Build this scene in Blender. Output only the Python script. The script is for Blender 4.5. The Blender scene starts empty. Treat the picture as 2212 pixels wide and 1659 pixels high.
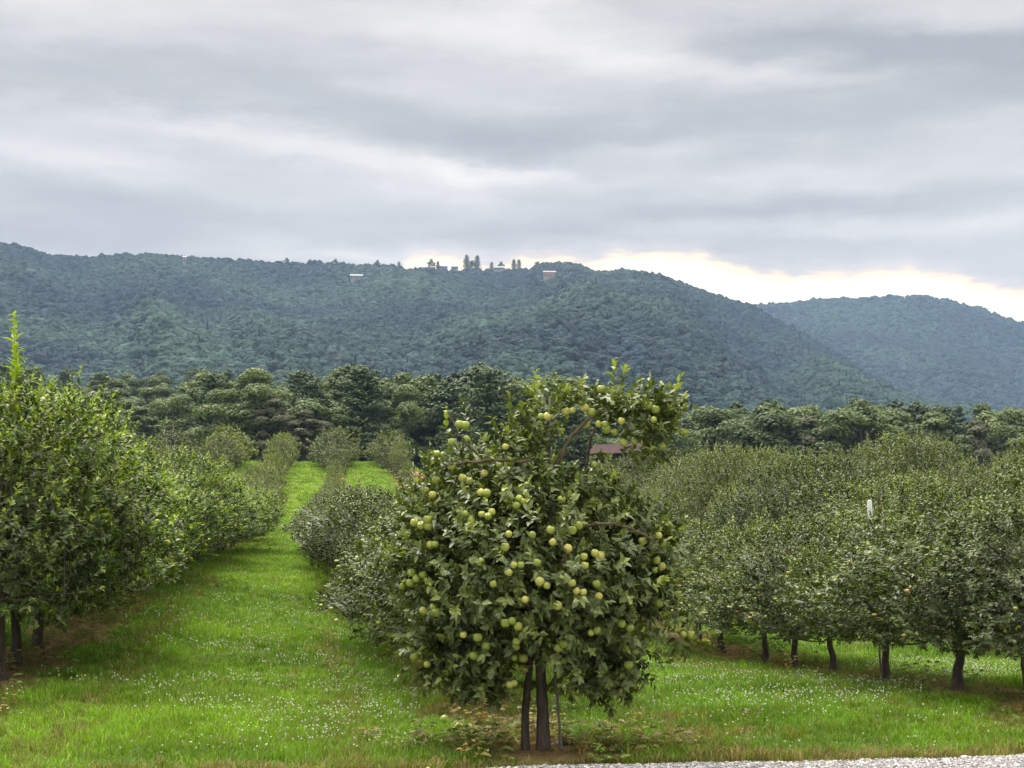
import bpy, math
import numpy as np
rng = np.random.default_rng(7)
SC = bpy.context.scene
COL = SC.collection

# ------------------------------------------------------------------ camera
EYE = 1.5
F = 1597.0
PITCH = math.atan((602-384)/F)
cam = bpy.data.cameras.new("camera"); camo = bpy.data.objects.new("camera", cam); COL.objects.link(camo)
camo.location = (0, 0, EYE); camo.rotation_euler = (math.pi/2+PITCH, 0, 0)
cam.sensor_width = 36; cam.lens = 36*F/1024; cam.clip_start = .1; cam.clip_end = 20000
SC.camera = camo
K = 1024/2212.0
def ray(dx, dy):
    """direction (y=1) through a point given in photo-view pixels (2212 wide)"""
    cx = (dx*K-512)/F; cy = (384-dy*K)/F
    c, s = math.cos(PITCH), math.sin(PITCH)
    v = np.array([cx, c-cy*s, s+cy*c]); return v/v[1]
def at(dx, dy, d):
    v = ray(dx, dy)*d; v[2] += EYE; return v

# ------------------------------------------------------------------ light, sky, exposure
SC.view_settings.view_transform = 'Standard'; SC.view_settings.look = 'None'
SC.view_settings.exposure = 1.2; SC.view_settings.gamma = 1.0
SUN_EL, SUN_AZ = math.radians(58), math.radians(-25)     # azimuth from +Y towards +X
sl = bpy.data.lights.new("sun", 'SUN'); so = bpy.data.objects.new("sun", sl); COL.objects.link(so)
sl.energy = 1.5; sl.angle = math.radians(22); sl.color = (1.0, .93, .80)
so.rotation_euler = (math.pi/2-SUN_EL, 0, math.pi-SUN_AZ)
SC.cycles.max_bounces = 6; SC.cycles.diffuse_bounces = 2; SC.cycles.glossy_bounces = 2
SC.cycles.transmission_bounces = 3; SC.cycles.volume_bounces = 0; SC.cycles.transparent_max_bounces = 4
SC.cycles.sample_clamp_indirect = 3.0; SC.cycles.sample_clamp_direct = 6.0
SC.cycles.use_denoising = True; SC.cycles.caustics_reflective = False; SC.cycles.caustics_refractive = False
try:
    SC.cycles.denoiser = 'OPENIMAGEDENOISE'; SC.cycles.denoising_input_passes = 'RGB_ALBEDO_NORMAL'; SC.cycles.denoising_prefilter = 'NONE'
except Exception: pass
SC.render.film_transparent = False

class NT:
    """tiny node-graph writer"""
    def __init__(s, nt): s.nt = nt; nt.nodes.clear()
    def n(s, typ, **kw):
        x = s.nt.nodes.new(typ)
        for k, v in kw.items():
            if k.startswith('i_'):
                key = k[2:]; key = int(key) if key.isdigit() else key.replace('_', ' ')
                s.put(x.inputs[key], v)
            else: setattr(x, k, v)
        return x
    def put(s, inp, v):
        if isinstance(v, bpy.types.NodeSocket): s.nt.links.new(v, inp)
        elif isinstance(v, bpy.types.Node): s.nt.links.new(v.outputs[0], inp)
        else: inp.default_value = v
    def m(s, op, *a, clamp=False):
        x = s.nt.nodes.new('ShaderNodeMath'); x.operation = op; x.use_clamp = clamp
        for i, v in enumerate(a): s.put(x.inputs[i], v)
        return x.outputs[0]
    def mix(s, f, a, b, mode='MIX'):
        x = s.nt.nodes.new('ShaderNodeMix'); x.data_type = 'RGBA'; x.blend_type = mode
        s.put(x.inputs[0], f); s.put(x.inputs[6], a); s.put(x.inputs[7], b); return x.outputs[2]
    def ramp(s, f, stops, interp='LINEAR'):
        x = s.nt.nodes.new('ShaderNodeValToRGB'); s.put(x.inputs[0], f); cr = x.color_ramp; cr.interpolation = interp
        while len(cr.elements) < len(stops): cr.elements.new(.5)
        for e, (p, c) in zip(cr.elements, stops):
            e.position = p; e.color = (c, c, c, 1) if isinstance(c, (int, float)) else (*c[:3], 1)
        return x.outputs[0]
    def noise(s, vec, scale, detail=4, rough=.5, dist=0.0):
        x = s.nt.nodes.new('ShaderNodeTexNoise'); s.put(x.inputs['Vector'], vec)
        x.inputs['Scale'].default_value = scale; x.inputs['Detail'].default_value = detail
        x.inputs['Roughness'].default_value = rough; x.inputs['Distortion'].default_value = dist
        return x.outputs[0]
    def mapr(s, v, a, b, c=0., d=1., smooth=True):
        x = s.nt.nodes.new('ShaderNodeMapRange'); x.interpolation_type = 'SMOOTHSTEP' if smooth else 'LINEAR'
        s.put(x.inputs[0], v)
        for i, q in enumerate((a, b, c, d)): s.put(x.inputs[i+1], q)
        return x.outputs[0]

W = bpy.data.worlds.new("World"); SC.world = W; W.use_nodes = True
g = NT(W.node_tree)
tc = g.n('ShaderNodeTexCoord'); sep = g.n('ShaderNodeSeparateXYZ'); g.put(sep.inputs[0], tc.outputs['Generated'])
X, Y, Z = sep.outputs
az = g.m('ARCTAN2', X, Y); el = g.m('ARCSINE', Z)
# U, V: azimuth and elevation in units of the photo-view pixels (at its centre), V upward
U0 = g.m('MULTIPLY', az, 3451.0); V0 = g.m('MULTIPLY', el, 3451.0)
def comb(a, b, c=0.0):
    x = g.n('ShaderNodeCombineXYZ'); g.put(x.inputs[0], a); g.put(x.inputs[1], b); g.put(x.inputs[2], c); return x.outputs[0]
flat = comb(g.m('MULTIPLY', U0, .0010), g.m('MULTIPLY', V0, .0028))
w1 = g.noise(flat, 2.2, 8, .62); w2 = g.noise(comb(g.m('MULTIPLY', U0, .0010), g.m('MULTIPLY', V0, .0028), 7.3), 2.2, 8, .62)
U = g.m('ADD', U0, g.m('MULTIPLY', g.m('SUBTRACT', w1, .5), 520.)); V = g.m('ADD', V0, g.m('MULTIPLY', g.m('SUBTRACT', w2, .5), 190.))
def uv(dx, dy):
    r = ray(dx, dy); return math.atan2(r[0], r[1])*3451, math.asin(r[2]/np.linalg.norm(r))*3451
# cloud shades: (x, y, half width, half height, tilt, amount) amount<0 darker
BL = [(120,160,420,90,-.05,-.30),(520,190,420,80,-.1,-.22),(900,270,300,70,-.25,-.25),(1180,300,330,55,-.02,-.42),(1500,260,420,60,.0,-.3),
      (1900,250,420,60,.05,-.25),(1950,100,460,46,-.1,-.85),(2150,170,300,50,-.1,-.35),(1500,60,400,40,-.1,-.12),
      (1900,60,500,30,-.1,.05),(1150,60,330,60,-.05,.5),(1500,150,420,30,-.12,.3),(120,20,250,60,.0,.32),(560,30,200,60,0,.1),
      (380,265,420,28,-.05,.42),(100,300,260,40,.0,.22),(820,350,380,26,-.12,.42),(1000,400,300,40,-.1,.35),(1420,318,160,26,0,.4),
      (300,370,300,30,-.05,.2),(100,420,330,40,-.1,-.25),(100,500,340,40,-.05,-.42),(420,470,280,30,-.05,-.15),(650,540,300,22,-.02,.28),
      (560,430,300,30,0,.06),(1350,440,330,36,-.03,-.3),(1150,505,380,26,-.05,-.28),(1800,440,420,24,0,-.32),(1700,390,400,26,0,.14),
      (2150,380,260,50,0,.12),(1750,525,420,30,0,-.25),(1900,495,420,22,0,.26),(2180,500,200,30,0,.3),(2150,240,200,30,0,.15),(1550,575,160,18,-.3,-.1)]
acc = None
for (bx, by, hw, hh, tl, am) in BL:
    u, v = uv(bx, by); ct, st = math.cos(tl), math.sin(tl)
    du = g.m('SUBTRACT', U, u); dv = g.m('SUBTRACT', V, v)
    a = g.m('DIVIDE', g.m('ADD', g.m('MULTIPLY', du, ct), g.m('MULTIPLY', dv, st)), hw)
    b = g.m('DIVIDE', g.m('SUBTRACT', g.m('MULTIPLY', dv, ct), g.m('MULTIPLY', du, st)), hh)
    q = g.m('ADD', g.m('MULTIPLY', a, a), g.m('MULTIPLY', b, b))
    e = g.m('MULTIPLY', g.m('EXPONENT', g.m('MULTIPLY', q, -1.0)), am)
    acc = e if acc is None else g.m('ADD', acc, e)
n1 = g.noise(comb(g.m('MULTIPLY', U0, .0010), g.m('MULTIPLY', V0, .0042), 2.), 3.2, 7, .55, .3)
n2 = g.noise(comb(g.m('MULTIPLY', U0, .0016), g.m('MULTIPLY', V0, .0110), 5.), 2.0, 6, .6, .2)
shade = g.m('ADD', acc, g.m('ADD', g.m('MULTIPLY', g.m('SUBTRACT', n1, .5), .75), g.m('MULTIPLY', g.m('SUBTRACT', n2, .5), .38)))
shade = g.m('MULTIPLY_ADD', shade, .66, .50)
cloud = g.ramp(shade, [(0., (.196, .190, .190)), (.3, (.258, .247, .242)), (.55, (.332, .315, .302)), (.8, (.425, .395, .372)), (1., (.51, .47, .435))])
# break in the cloud above the ridge, lit by the low sun behind
def ul(x): return uv(x, 580)[0]
tops = [(600,700),(860,582),(885,553),(930,547),(985,552),(1010,566),(1060,572),(1130,556),(1180,552),(1230,556),(1290,562),(1330,545),(1400,542),(1500,548),(1560,565),
        (1640,585),(1690,590),(1710,600),(1730,588),(1850,588),(1960,577),(2060,592),(2130,612),(2212,628),(2600,650),(3000,700)]
u_lo, u_hi = ul(600), ul(3000); e_lo, e_hi = 1300-720, 1300-530
pts = [((ul(x)-u_lo)/(u_hi-u_lo), (uv(x, y)[1]-500)/300) for x, y in tops]
Us = g.m('ADD', U0, g.m('MULTIPLY', g.m('SUBTRACT', g.noise(comb(g.m('MULTIPLY', U0, .004), g.m('MULTIPLY', V0, .012), 1.), 4, 5, .6), .5), 60.))
edge = g.ramp(g.m('DIVIDE', g.m('SUBTRACT', Us, u_lo), u_hi-u_lo, clamp=True), [(p, c) for p, c in pts])
edgeV = g.m('MULTIPLY_ADD', edge, 300., 500.)
n3 = g.noise(comb(g.m('MULTIPLY', U0, .004), g.m('MULTIPLY', V0, .016), 3.), 4., 6, .6)
dv = g.m('SUBTRACT', edgeV, g.m('ADD', V0, g.m('MULTIPLY', g.m('SUBTRACT', n3, .5), 60.)))
side = g.mapr(g.m('ABSOLUTE', az), 1.0, .55)
fr = g.m('MULTIPLY', g.mapr(dv, -10., 16.), side)
halo = g.m('MULTIPLY', g.mapr(dv, -42., 8.), side)
cl2 = g.mix(g.m('MULTIPLY', halo, .40), cloud, (.55, .46, .42, 1))
glow = g.ramp(g.m('ADD', g.mapr(dv, -8., 46., smooth=False), g.m('MULTIPLY', g.m('SUBTRACT', n3, .5), .5)), [(0., (.62, .50, .42)), (.35, (.88, .72, .56)), (.7, (1.0, .93, .78)), (1., (1.0, .98, .9))])
glow = g.mix(1.0, glow, (.86, .77, .64, 1), 'MULTIPLY')
skyc = g.mix(fr, cl2, glow)
# overcast sky is brighter overhead
zen = g.mapr(Z, .40, .90, 1.0, 5.6)
skyc = g.mix(1.0, skyc, g.mix(0.0, comb(zen, zen, zen), (0, 0, 0, 1)), 'MULTIPLY')
nish = g.n('ShaderNodeTexSky'); nish.sky_type = 'NISHITA'; nish.sun_disc = False
nish.sun_elevation = SUN_EL; nish.sun_rotation = SUN_AZ
bg1 = g.n('ShaderNodeBackground'); g.put(bg1.inputs[0], nish.outputs[0]); bg1.inputs[1].default_value = .08
bg2 = g.n('ShaderNodeBackground'); g.put(bg2.inputs[0], skyc); bg2.inputs[1].default_value = 1.0
mx = g.n('ShaderNodeMixShader'); mx.inputs[0].default_value = .97
g.nt.links.new(bg1.outputs[0], mx.inputs[1]); g.nt.links.new(bg2.outputs[0], mx.inputs[2])
wo = g.n('ShaderNodeOutputWorld'); g.nt.links.new(mx.outputs[0], wo.inputs[0])
W.cycles.sampling_method = 'MANUAL'; W.cycles.sample_map_resolution = 1024

# ------------------------------------------------------------------ mesh helpers
def mesh_np(name, V_, faces, smooth=True, attrs=None):
    """faces: list of (K,n) int arrays (same n inside each)"""
    me = bpy.data.meshes.new(name); V_ = np.asarray(V_, np.float32)
    me.vertices.add(len(V_)); me.vertices.foreach_set('co', V_.ravel())
    loops = np.concatenate([f.ravel() for f in faces]).astype(np.int32)
    tot = np.concatenate([np.full(len(f), f.shape[1], np.int32) for f in faces])
    st = np.concatenate([[0], np.cumsum(tot)[:-1]]).astype(np.int32)
    me.loops.add(len(loops)); me.loops.foreach_set('vertex_index', loops)
    me.polygons.add(len(tot)); me.polygons.foreach_set('loop_start', st); me.polygons.foreach_set('loop_total', tot)
    me.polygons.foreach_set('use_smooth', np.full(len(tot), smooth))
    for k, a in (attrs or {}).items():
        at_ = me.attributes.new(k, 'FLOAT', 'POINT'); at_.data.foreach_set('value', np.asarray(a, np.float32))
    me.update(calc_edges=True); return me
def add(name, me, mat=None, parent=None, loc=(0, 0, 0)):
    o = bpy.data.objects.new(name, me); COL.objects.link(o); o.location = loc
    if mat is not None and not me.materials: me.materials.append(mat)
    if parent is not None: o.parent = parent
    return o
def tag(o, label=None, cat=None, group=None, kind=None):
    if label: o['label'] = label
    if cat: o['category'] = cat
    if group: o['group'] = group
    if kind: o['kind'] = kind
    return o
def empty(name, loc, rz=0, sc=1.0):
    o = bpy.data.objects.new(name, None); COL.objects.link(o); o.location = loc; o.rotation_euler = (0, 0, rz)
    o.scale = (sc, sc, sc) if np.isscalar(sc) else sc; o.empty_display_size = .2; return o
def unit(v): return v/np.maximum(np.linalg.norm(v, axis=-1, keepdims=True), 1e-9)
def tube(pts, rad, n=8):
    pts = np.asarray(pts, float); rad = np.asarray(rad, float)
    t = unit(np.gradient(pts, axis=0)); up = np.array([0, 0, 1.]) if abs(t[0, 2]) < .9 else np.array([1., 0, 0])
    a = unit(np.cross(t, up)); b = np.cross(t, a); th = np.arange(n)*2*np.pi/n
    V_ = pts[:, None]+rad[:, None, None]*(np.cos(th)[None, :, None]*a[:, None]+np.sin(th)[None, :, None]*b[:, None])
    m = len(pts); i = np.arange(m-1)[:, None]*n; j = np.arange(n)[None]; k = (j+1) % n
    Q = np.stack([i+j, i+k, i+n+k, i+n+j], -1).reshape(-1, 4)
    V_ = np.concatenate([V_.reshape(-1, 3), pts[-1:]+t[-1:]*rad[-1]*.5])
    T = np.stack([(m-1)*n+j[0], (m-1)*n+k[0], np.full(n, m*n)], -1)
    return V_, Q, T
def join(parts):
    Vs, Qs, Ts, off = [], [], [], 0
    for V_, Q, T in parts:
        Vs.append(V_); Qs.append(Q+off); Ts.append(T+off); off += len(V_)
    return np.concatenate(Vs), [np.concatenate(Qs), np.concatenate(Ts)]
def curve_pts(ctrl, n):
    c = np.asarray(ctrl, float); t = np.linspace(0, len(c)-1, n); i = np.clip(t.astype(int), 0, len(c)-2); f = (t-i)[:, None]
    p0 = c[np.maximum(i-1, 0)]; p1 = c[i]; p2 = c[i+1]; p3 = c[np.minimum(i+2, len(c)-1)]
    return .5*((2*p1)+(-p0+p2)*f+(2*p0-5*p1+4*p2-p3)*f**2+(-p0+3*p1-3*p2+p3)*f**3)
_box_f = np.array([[0, 1, 3, 2], [4, 6, 7, 5], [0, 4, 5, 1], [2, 3, 7, 6], [0, 2, 6, 4], [1, 5, 7, 3]])
def box(x0, x1, y0, y1, z0, z1):
    V_ = np.array([[x, y, z] for x in (x0, x1) for y in (y0, y1) for z in (z0, z1)], float); return V_, _box_f, np.zeros((0, 3), int)
def polymesh(name, parts, smooth=False):
    V_, f = join(parts); f = [x for x in f if len(x)]; return mesh_np(name, V_, f, smooth)
# value noise in numpy (terrain, envelopes)
_g = np.random.default_rng(3).random((64, 64, 64))
def vnoise(x, y, z=0.0):
    x, y, z = np.broadcast_arrays(np.asarray(x, float), y, z)
    xi, yi, zi = np.floor(x).astype(int), np.floor(y).astype(int), np.floor(z).astype(int)
    fx, fy, fz = x-xi, y-yi, z-zi
    fx, fy, fz = [f*f*(3-2*f) for f in (fx, fy, fz)]
    r = 0
    for a in (0, 1):
        for b in (0, 1):
            for c in (0, 1):
                w = (fx if a else 1-fx)*(fy if b else 1-fy)*(fz if c else 1-fz)
                r = r+w*_g[(xi+a) % 64, (yi+b) % 64, (zi+c) % 64]
    return r

# ------------------------------------------------------------------ materials
def mat(name):
    m = bpy.data.materials.new(name); m.use_nodes = True; return m, NT(m.node_tree)
def out(g, sh, disp=None):
    o = g.n('ShaderNodeOutputMaterial'); g.nt.links.new(sh.outputs[0] if isinstance(sh, bpy.types.Node) else sh, o.inputs[0]); return o
def princ(g, col, rough=.6, spec=.4, bump=None, bstr=.3, bdist=.01):
    p = g.n('ShaderNodeBsdfPrincipled'); g.put(p.inputs['Base Color'], col); g.put(p.inputs['Roughness'], rough)
    g.put(p.inputs['Specular IOR Level'], spec)
    if bump is not None:
        b = g.n('ShaderNodeBump'); b.inputs['Strength'].default_value = bstr; b.inputs['Distance'].default_value = bdist
        g.put(b.inputs['Height'], bump); g.put(p.inputs['Normal'], b.outputs[0])
    return p
def leaf_mat(name, stops, under=None, rough=.45, trans=.3, spec=.5, var=.0, instcol=False, tcol=None):
    m, g = mat(name)
    a = g.n('ShaderNodeAttribute'); a.attribute_name = 'tint'
    oi = g.n('ShaderNodeObjectInfo')
    f = a.outputs['Fac']
    if var: f = g.m('ADD', f, g.m('MULTIPLY', g.m('SUBTRACT', oi.outputs['Random'], .5), var), clamp=True)
    c = g.ramp(f, stops)
    if instcol:
        ia = g.n('ShaderNodeAttribute'); ia.attribute_type = 'INSTANCER'; ia.attribute_name = 'icol'
        c = g.mix(1.0, c, ia.outputs['Color'], 'MULTIPLY')
    top = c
    if under is not None:
        geo = g.n('ShaderNodeNewGeometry'); top = g.mix(g.m('MULTIPLY', geo.outputs['Backfacing'], under[3]), c, (*under[:3], 1))
    p = princ(g, top, rough, spec)
    t = g.n('ShaderNodeBsdfTranslucent')
    g.put(t.inputs[0], g.mix(1.0, c, tcol or (1.15, 1.35, .5, 1), 'MULTIPLY'))
    mx = g.n('ShaderNodeMixShader'); mx.inputs[0].default_value = trans
    g.nt.links.new(p.outputs[0], mx.inputs[1]); g.nt.links.new(t.outputs[0], mx.inputs[2]); out(g, mx); return m
M = {}
M['apple_leaf'] = leaf_mat('apple leaf', [(0, (.022, .032, .008)), (.5, (.100, .136, .027)), (.8, (.23, .275, .045)), (1, (.40, .45, .07))], under=(.14, .18, .075, .45), trans=.18, var=.25, spec=.38, rough=.42)
M['left_leaf'] = leaf_mat('young apple leaf', [(0, (.030, .044, .009)), (.45, (.10, .14, .024)), (.75, (.25, .33, .04)), (1, (.50, .62, .07))], under=(.11, .15, .07, .5), trans=.22, var=.14, spec=.38)
M['grey_leaf'] = leaf_mat('greyish apple leaf', [(0, (.044, .056, .016)), (.5, (.135, .160, .045)), (.8, (.24, .275, .065)), (1, (.38, .43, .08))], under=(.15, .175, .075, .45), trans=.18, var=.7, spec=.35)
M['oak_leaf'] = leaf_mat('broadleaf', [(0, (.056, .080, .030)), (.5, (.118, .16, .054)), (.85, (.19, .24, .078)), (1, (.24, .29, .09))], trans=.25, var=.35, rough=.6, spec=.3)
M['pale_oak_leaf'] = leaf_mat('pale broadleaf', [(0, (.062, .088, .034)), (.5, (.12, .165, .058)), (1, (.20, .25, .085))], trans=.2, var=.4, rough=.6, spec=.3)
M['brown_leaf'] = leaf_mat('browning leaf', [(0, (.060, .064, .036)), (.5, (.105, .112, .060)), (1, (.15, .16, .08))], trans=.15, rough=.7, spec=.2)
M['pine_needle'] = leaf_mat('pine needles', [(0, (.046, .070, .036)), (.5, (.092, .134, .060)), (1, (.13, .175, .075))], trans=.1, var=.3, rough=.65, spec=.25)
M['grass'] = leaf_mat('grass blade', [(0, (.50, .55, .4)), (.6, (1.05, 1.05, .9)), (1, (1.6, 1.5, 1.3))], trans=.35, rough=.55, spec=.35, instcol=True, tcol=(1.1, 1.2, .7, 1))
M['canopy'] = leaf_mat('hill canopy', [(0, (.6, .6, .6)), (1, (1.3, 1.3, 1.2))], trans=.0, rough=.8, spec=.15, instcol=True)
m, g = mat('canopy crown')
ia = g.n('ShaderNodeAttribute'); ia.attribute_type = 'INSTANCER'; ia.attribute_name = 'icol'
tc = g.n('ShaderNodeTexCoord'); nz = g.noise(tc.outputs['Object'], 3.5, 4, .65)
c = g.mix(1.0, ia.outputs['Color'], g.ramp(nz, [(.3, (.58, .62, .65)), (.7, (1.42, 1.36, 1.25))]), 'MULTIPLY')
out(g, princ(g, c, .85, .15, nz, .9, .25)); M['canopy'] = m
def bark(name, c1, c2, sc=14):
    m, g = mat(name); tc = g.n('ShaderNodeTexCoord'); mp = g.n('ShaderNodeMapping'); mp.inputs['Scale'].default_value = (1, 1, .22)
    g.put(mp.inputs[0], tc.outputs['Object']); nz = g.noise(mp.outputs[0], sc, 6, .65)
    out(g, princ(g, g.ramp(nz, [(.3, c1), (.7, c2)]), .85, .2, nz, .8, .02)); return m
M['bark'] = bark('apple bark', (.035, .027, .021), (.135, .105, .08), 26)
M['grey_bark'] = bark('grey bark', (.08, .065, .05), (.22, .19, .15), 26)
M['twig'] = bark('pale twig', (.07, .055, .03), (.20, .16, .09), 40)
M['forest_bark'] = bark('forest bark', (.05, .042, .035), (.16, .14, .115), 3)
def simple(name, c1, c2, sc=8, rough=.6, spec=.3, bs=.2, bd=.01):
    m, g = mat(name); tc = g.n('ShaderNodeTexCoord'); nz = g.noise(tc.outputs['Object'], sc, 5, .6)
    out(g, princ(g, g.ramp(nz, [(.3, c1), (.7, c2)]), rough, spec, nz, bs, bd)); return m
m, g = mat('pale green apple skin')
tc = g.n('ShaderNodeTexCoord'); oi = g.n('ShaderNodeObjectInfo'); nz = g.noise(tc.outputs['Object'], 18, 4)
c = g.ramp(g.m('ADD', g.m('MULTIPLY', oi.outputs['Random'], .75), g.m('MULTIPLY', nz, .25)), [(0, (.20, .27, .035)), (.5, (.36, .42, .075)), (1, (.60, .54, .14))])
p = princ(g, c, .38, .45); out(g, p); M['apple'] = m
m, g = mat('golden apple skin')
tc = g.n('ShaderNodeTexCoord'); oi = g.n('ShaderNodeObjectInfo'); nz = g.noise(tc.outputs['Object'], 12, 4)
c = g.ramp(g.m('ADD', g.m('MULTIPLY', oi.outputs['Random'], .7), g.m('MULTIPLY', nz, .3)), [(0, (.22, .28, .05)), (.45, (.42, .34, .08)), (1, (.55, .25, .08))])
out(g, princ(g, c, .4, .4)); M['golden_apple'] = m
M['stem'] = simple('apple stem', (.05, .035, .02), (.10, .07, .03))
M['white_pipe'] = simple('weathered white pipe', (.5, .5, .48), (.68, .68, .66), 10, .5)
M['post'] = simple('grey wooden stake', (.13, .12, .10), (.26, .24, .21), 20, .8)
M['clover'] = simple('clover flower', (.46, .48, .34), (.66, .67, .52), 200, .7)
M['house_wall'] = simple('painted house wall', (.20, .20, .20), (.28, .28, .27), .5, .7)
M['house_wall2'] = simple('pinkish house wall', (.30, .22, .21), (.38, .28, .26), .5, .7)
M['roof_grey'] = simple('grey shingle roof', (.28, .29, .30), (.42, .42, .42), 2, .7)
M['roof_dark'] = simple('brown shingle roof', (.30, .20, .18), (.40, .28, .25), 2, .7)
M['roof_red'] = simple('rusty red roof sheet', (.020, .011, .010), (.070, .026, .022), 1.6, .85)
M['dark_wood'] = simple('dark shed boards', (.025, .02, .018), (.06, .05, .04), 3, .9)
m, g = mat('window glass'); out(g, princ(g, (.03, .04, .05, 1), .08, .8)); M['glass'] = m

# ------------------------------------------------------------------ terrain
SL = .1228                                   # rows lean this much in x per metre of y
ROW0, ROWSP = 1.75, 4.88
COMMON = [(48, 1.53), (51, 1.60), (55, 1.83), (60, 2.28), (70, 3.3), (80, 4.18), (85, 4.28), (92, 5.0), (100, 6.0), (125, 9.6), (150, 13.05), (160, 13.5), (180, 14.0), (220, 15.5), (300, 19), (500, 24), (700, 34), (1200, 40), (4500, 40)]
PL = [(-9e3, -1.17), (11.6, -1.17), (14, -.98), (17.5, -.72), (24, -.02), (35, .85)]+COMMON
PC = [(-9e3, -1.17), (11.8, -1.17), (12.6, -1.13), (18.7, -1.02), (24, -.62), (35, .55)]+COMMON
PR = [(-9e3, -1.17), (12.6, -1.17), (14.9, -.92), (24, -.90), (32, -.45), (41, .7)]+COMMON
def prof(p, y): a = np.array(p); return np.interp(y, a[:, 0], a[:, 1])
def ss(x, a, b): t = np.clip((x-a)/(b-a), 0, 1); return t*t*(3-2*t)
def ground_z(x, y, rough=True):
    x = np.asarray(x, float); y = np.asarray(y, float); s = x+SL*y
    zl, zc, zr = prof(PL, y), prof(PC, y), prof(PR, y)
    z = np.where(s < 1.75, zl+(zc-zl)*ss(s, -3.2, 1.75), zc+(zr-zc)*ss(s, 1.75, 6.0))
    # wooded hillside on the left, beyond the orchard
    hl = prof([(0, 0), (190, 0), (300, 9), (400, 20), (520, 18), (800, 0), (9e3, 0)], y)*ss(-(x/np.maximum(y, 1)), .02, .20)
    z = z+hl
    # the broad block of trees on the right stands on a low swell that falls away beyond
    rr_ = ss(s, 8, 15); z = z+rr_*prof([(0, 0), (30, 0), (44, .1), (80, .1), (95, -.4), (150, -6.5), (210, -6.5), (320, -2), (500, 0), (9e3, 0)], y)
    if rough:
        far = ss(y, 13, 18)*(1-ss(np.hypot(x, y), 2500, 5000)*.0)
        z = z+far*.10*(vnoise(x*.35+9, y*.35+4)-.5)+.03*ss(y, 12, 13)*(vnoise(x*1.3, y*1.3)-.5)
    return z+EYE
ax_ = np.concatenate([-np.geomspace(4500, 30, 60), np.linspace(-29, 60, 240), np.geomspace(61, 4500, 60)])
ay_ = np.concatenate([-np.geomspace(4500, 5, 20), np.linspace(-4, 10, 8), np.linspace(10.4, 60, 260), np.linspace(60.6, 170, 160), np.geomspace(172, 4500, 60)])
gx, gy = np.meshgrid(ax_, ay_)
GV = np.stack([gx.ravel(), gy.ravel(), ground_z(gx, gy).ravel()], -1)
nx, ny = len(ax_), len(ay_); ii = np.arange(ny-1)[:, None]*nx; jj = np.arange(nx-1)[None]
GF = np.stack([ii+jj, ii+jj+1, ii+nx+jj+1, ii+nx+jj], -1).reshape(-1, 4)

m, g = mat('orchard ground')
geo = g.n('ShaderNodeNewGeometry'); sp = g.n('ShaderNodeSeparateXYZ'); g.put(sp.inputs[0], geo.outputs['Position'])
gX, gY, gZ = sp.outputs
pos = geo.outputs['Position']
nb = g.noise(pos, .35, 5, .6); nm = g.noise(pos, 2.2, 5, .6); nf = g.noise(pos, 22, 5, .7); nff = g.noise(pos, 120, 3, .7)
s_ = g.m('MULTIPLY_ADD', gY, SL, gX)
fr_ = g.m('FRACT', g.m('ADD', g.m('DIVIDE', g.m('SUBTRACT', s_, ROW0), ROWSP), 100.5))
dist = g.m('MULTIPLY', g.m('ABSOLUTE', g.m('SUBTRACT', fr_, .5)), ROWSP)
strip = g.mapr(g.m('ADD', dist, g.m('MULTIPLY', g.m('SUBTRACT', nm, .5), 1.0)), .80, .30)
strip = g.m('MULTIPLY', strip, g.m('MULTIPLY', g.mapr(gY, 11.5, 12.3), g.mapr(gY, 152., 148.)))
strip = g.m('MULTIPLY', strip, g.mapr(nb, .25, .55, .55, 1.))
grassc = g.mix(g.mapr(nm, .3, .7), (.12, .20, .010, 1), (.20, .29, .018, 1))
grassc = g.mix(g.mapr(nb, .35, .7, 0, .5), grassc, (.17, .21, .025, 1))
grassc = g.mix(g.mapr(nf, .45, .7, 0, .6), grassc, (.045, .085, .01, 1))
brown = g.mix(g.mapr(nf, .35, .65), (.15, .095, .045, 1), (.34, .20, .10, 1))
c = g.mix(strip, grassc, brown)
verge = g.m('SUBTRACT', gY, g.m('MULTIPLY_ADD', gX, .2516, 11.42))
c = g.mix(g.m('MULTIPLY', g.mapr(g.m('ADD', verge, g.m('MULTIPLY', g.m('SUBTRACT', nm, .5), .3)), .45, .12), .8), c, (.22, .17, .07, 1))
clay = g.m('MULTIPLY', g.mapr(g.m('ABSOLUTE', g.m('SUBTRACT', gY, g.m('ADD', 127., g.m('MULTIPLY', g.m('SUBTRACT', nb, .5), 10.)))), 10.5, 8.), g.mapr(s_, 7.0, 8.0))
clay = g.m('MULTIPLY', clay, g.mapr(s_, 34., 30.))
c = g.mix(clay, c, g.mix(nf, (.40, .17, .09, 1), (.55, .27, .16, 1)))
wood = g.mapr(g.m('ADD', gY, g.m('MULTIPLY', nb, 6)), 178., 186.)
c = g.mix(wood, c, (.03, .035, .018, 1))
out(g, princ(g, c, .9, .12, g.m('ADD', nf, nff), .8, .04)); M['ground'] = m
tag(add('ground', mesh_np('ground', GV, [GF]), M['ground']), kind='structure')

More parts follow.
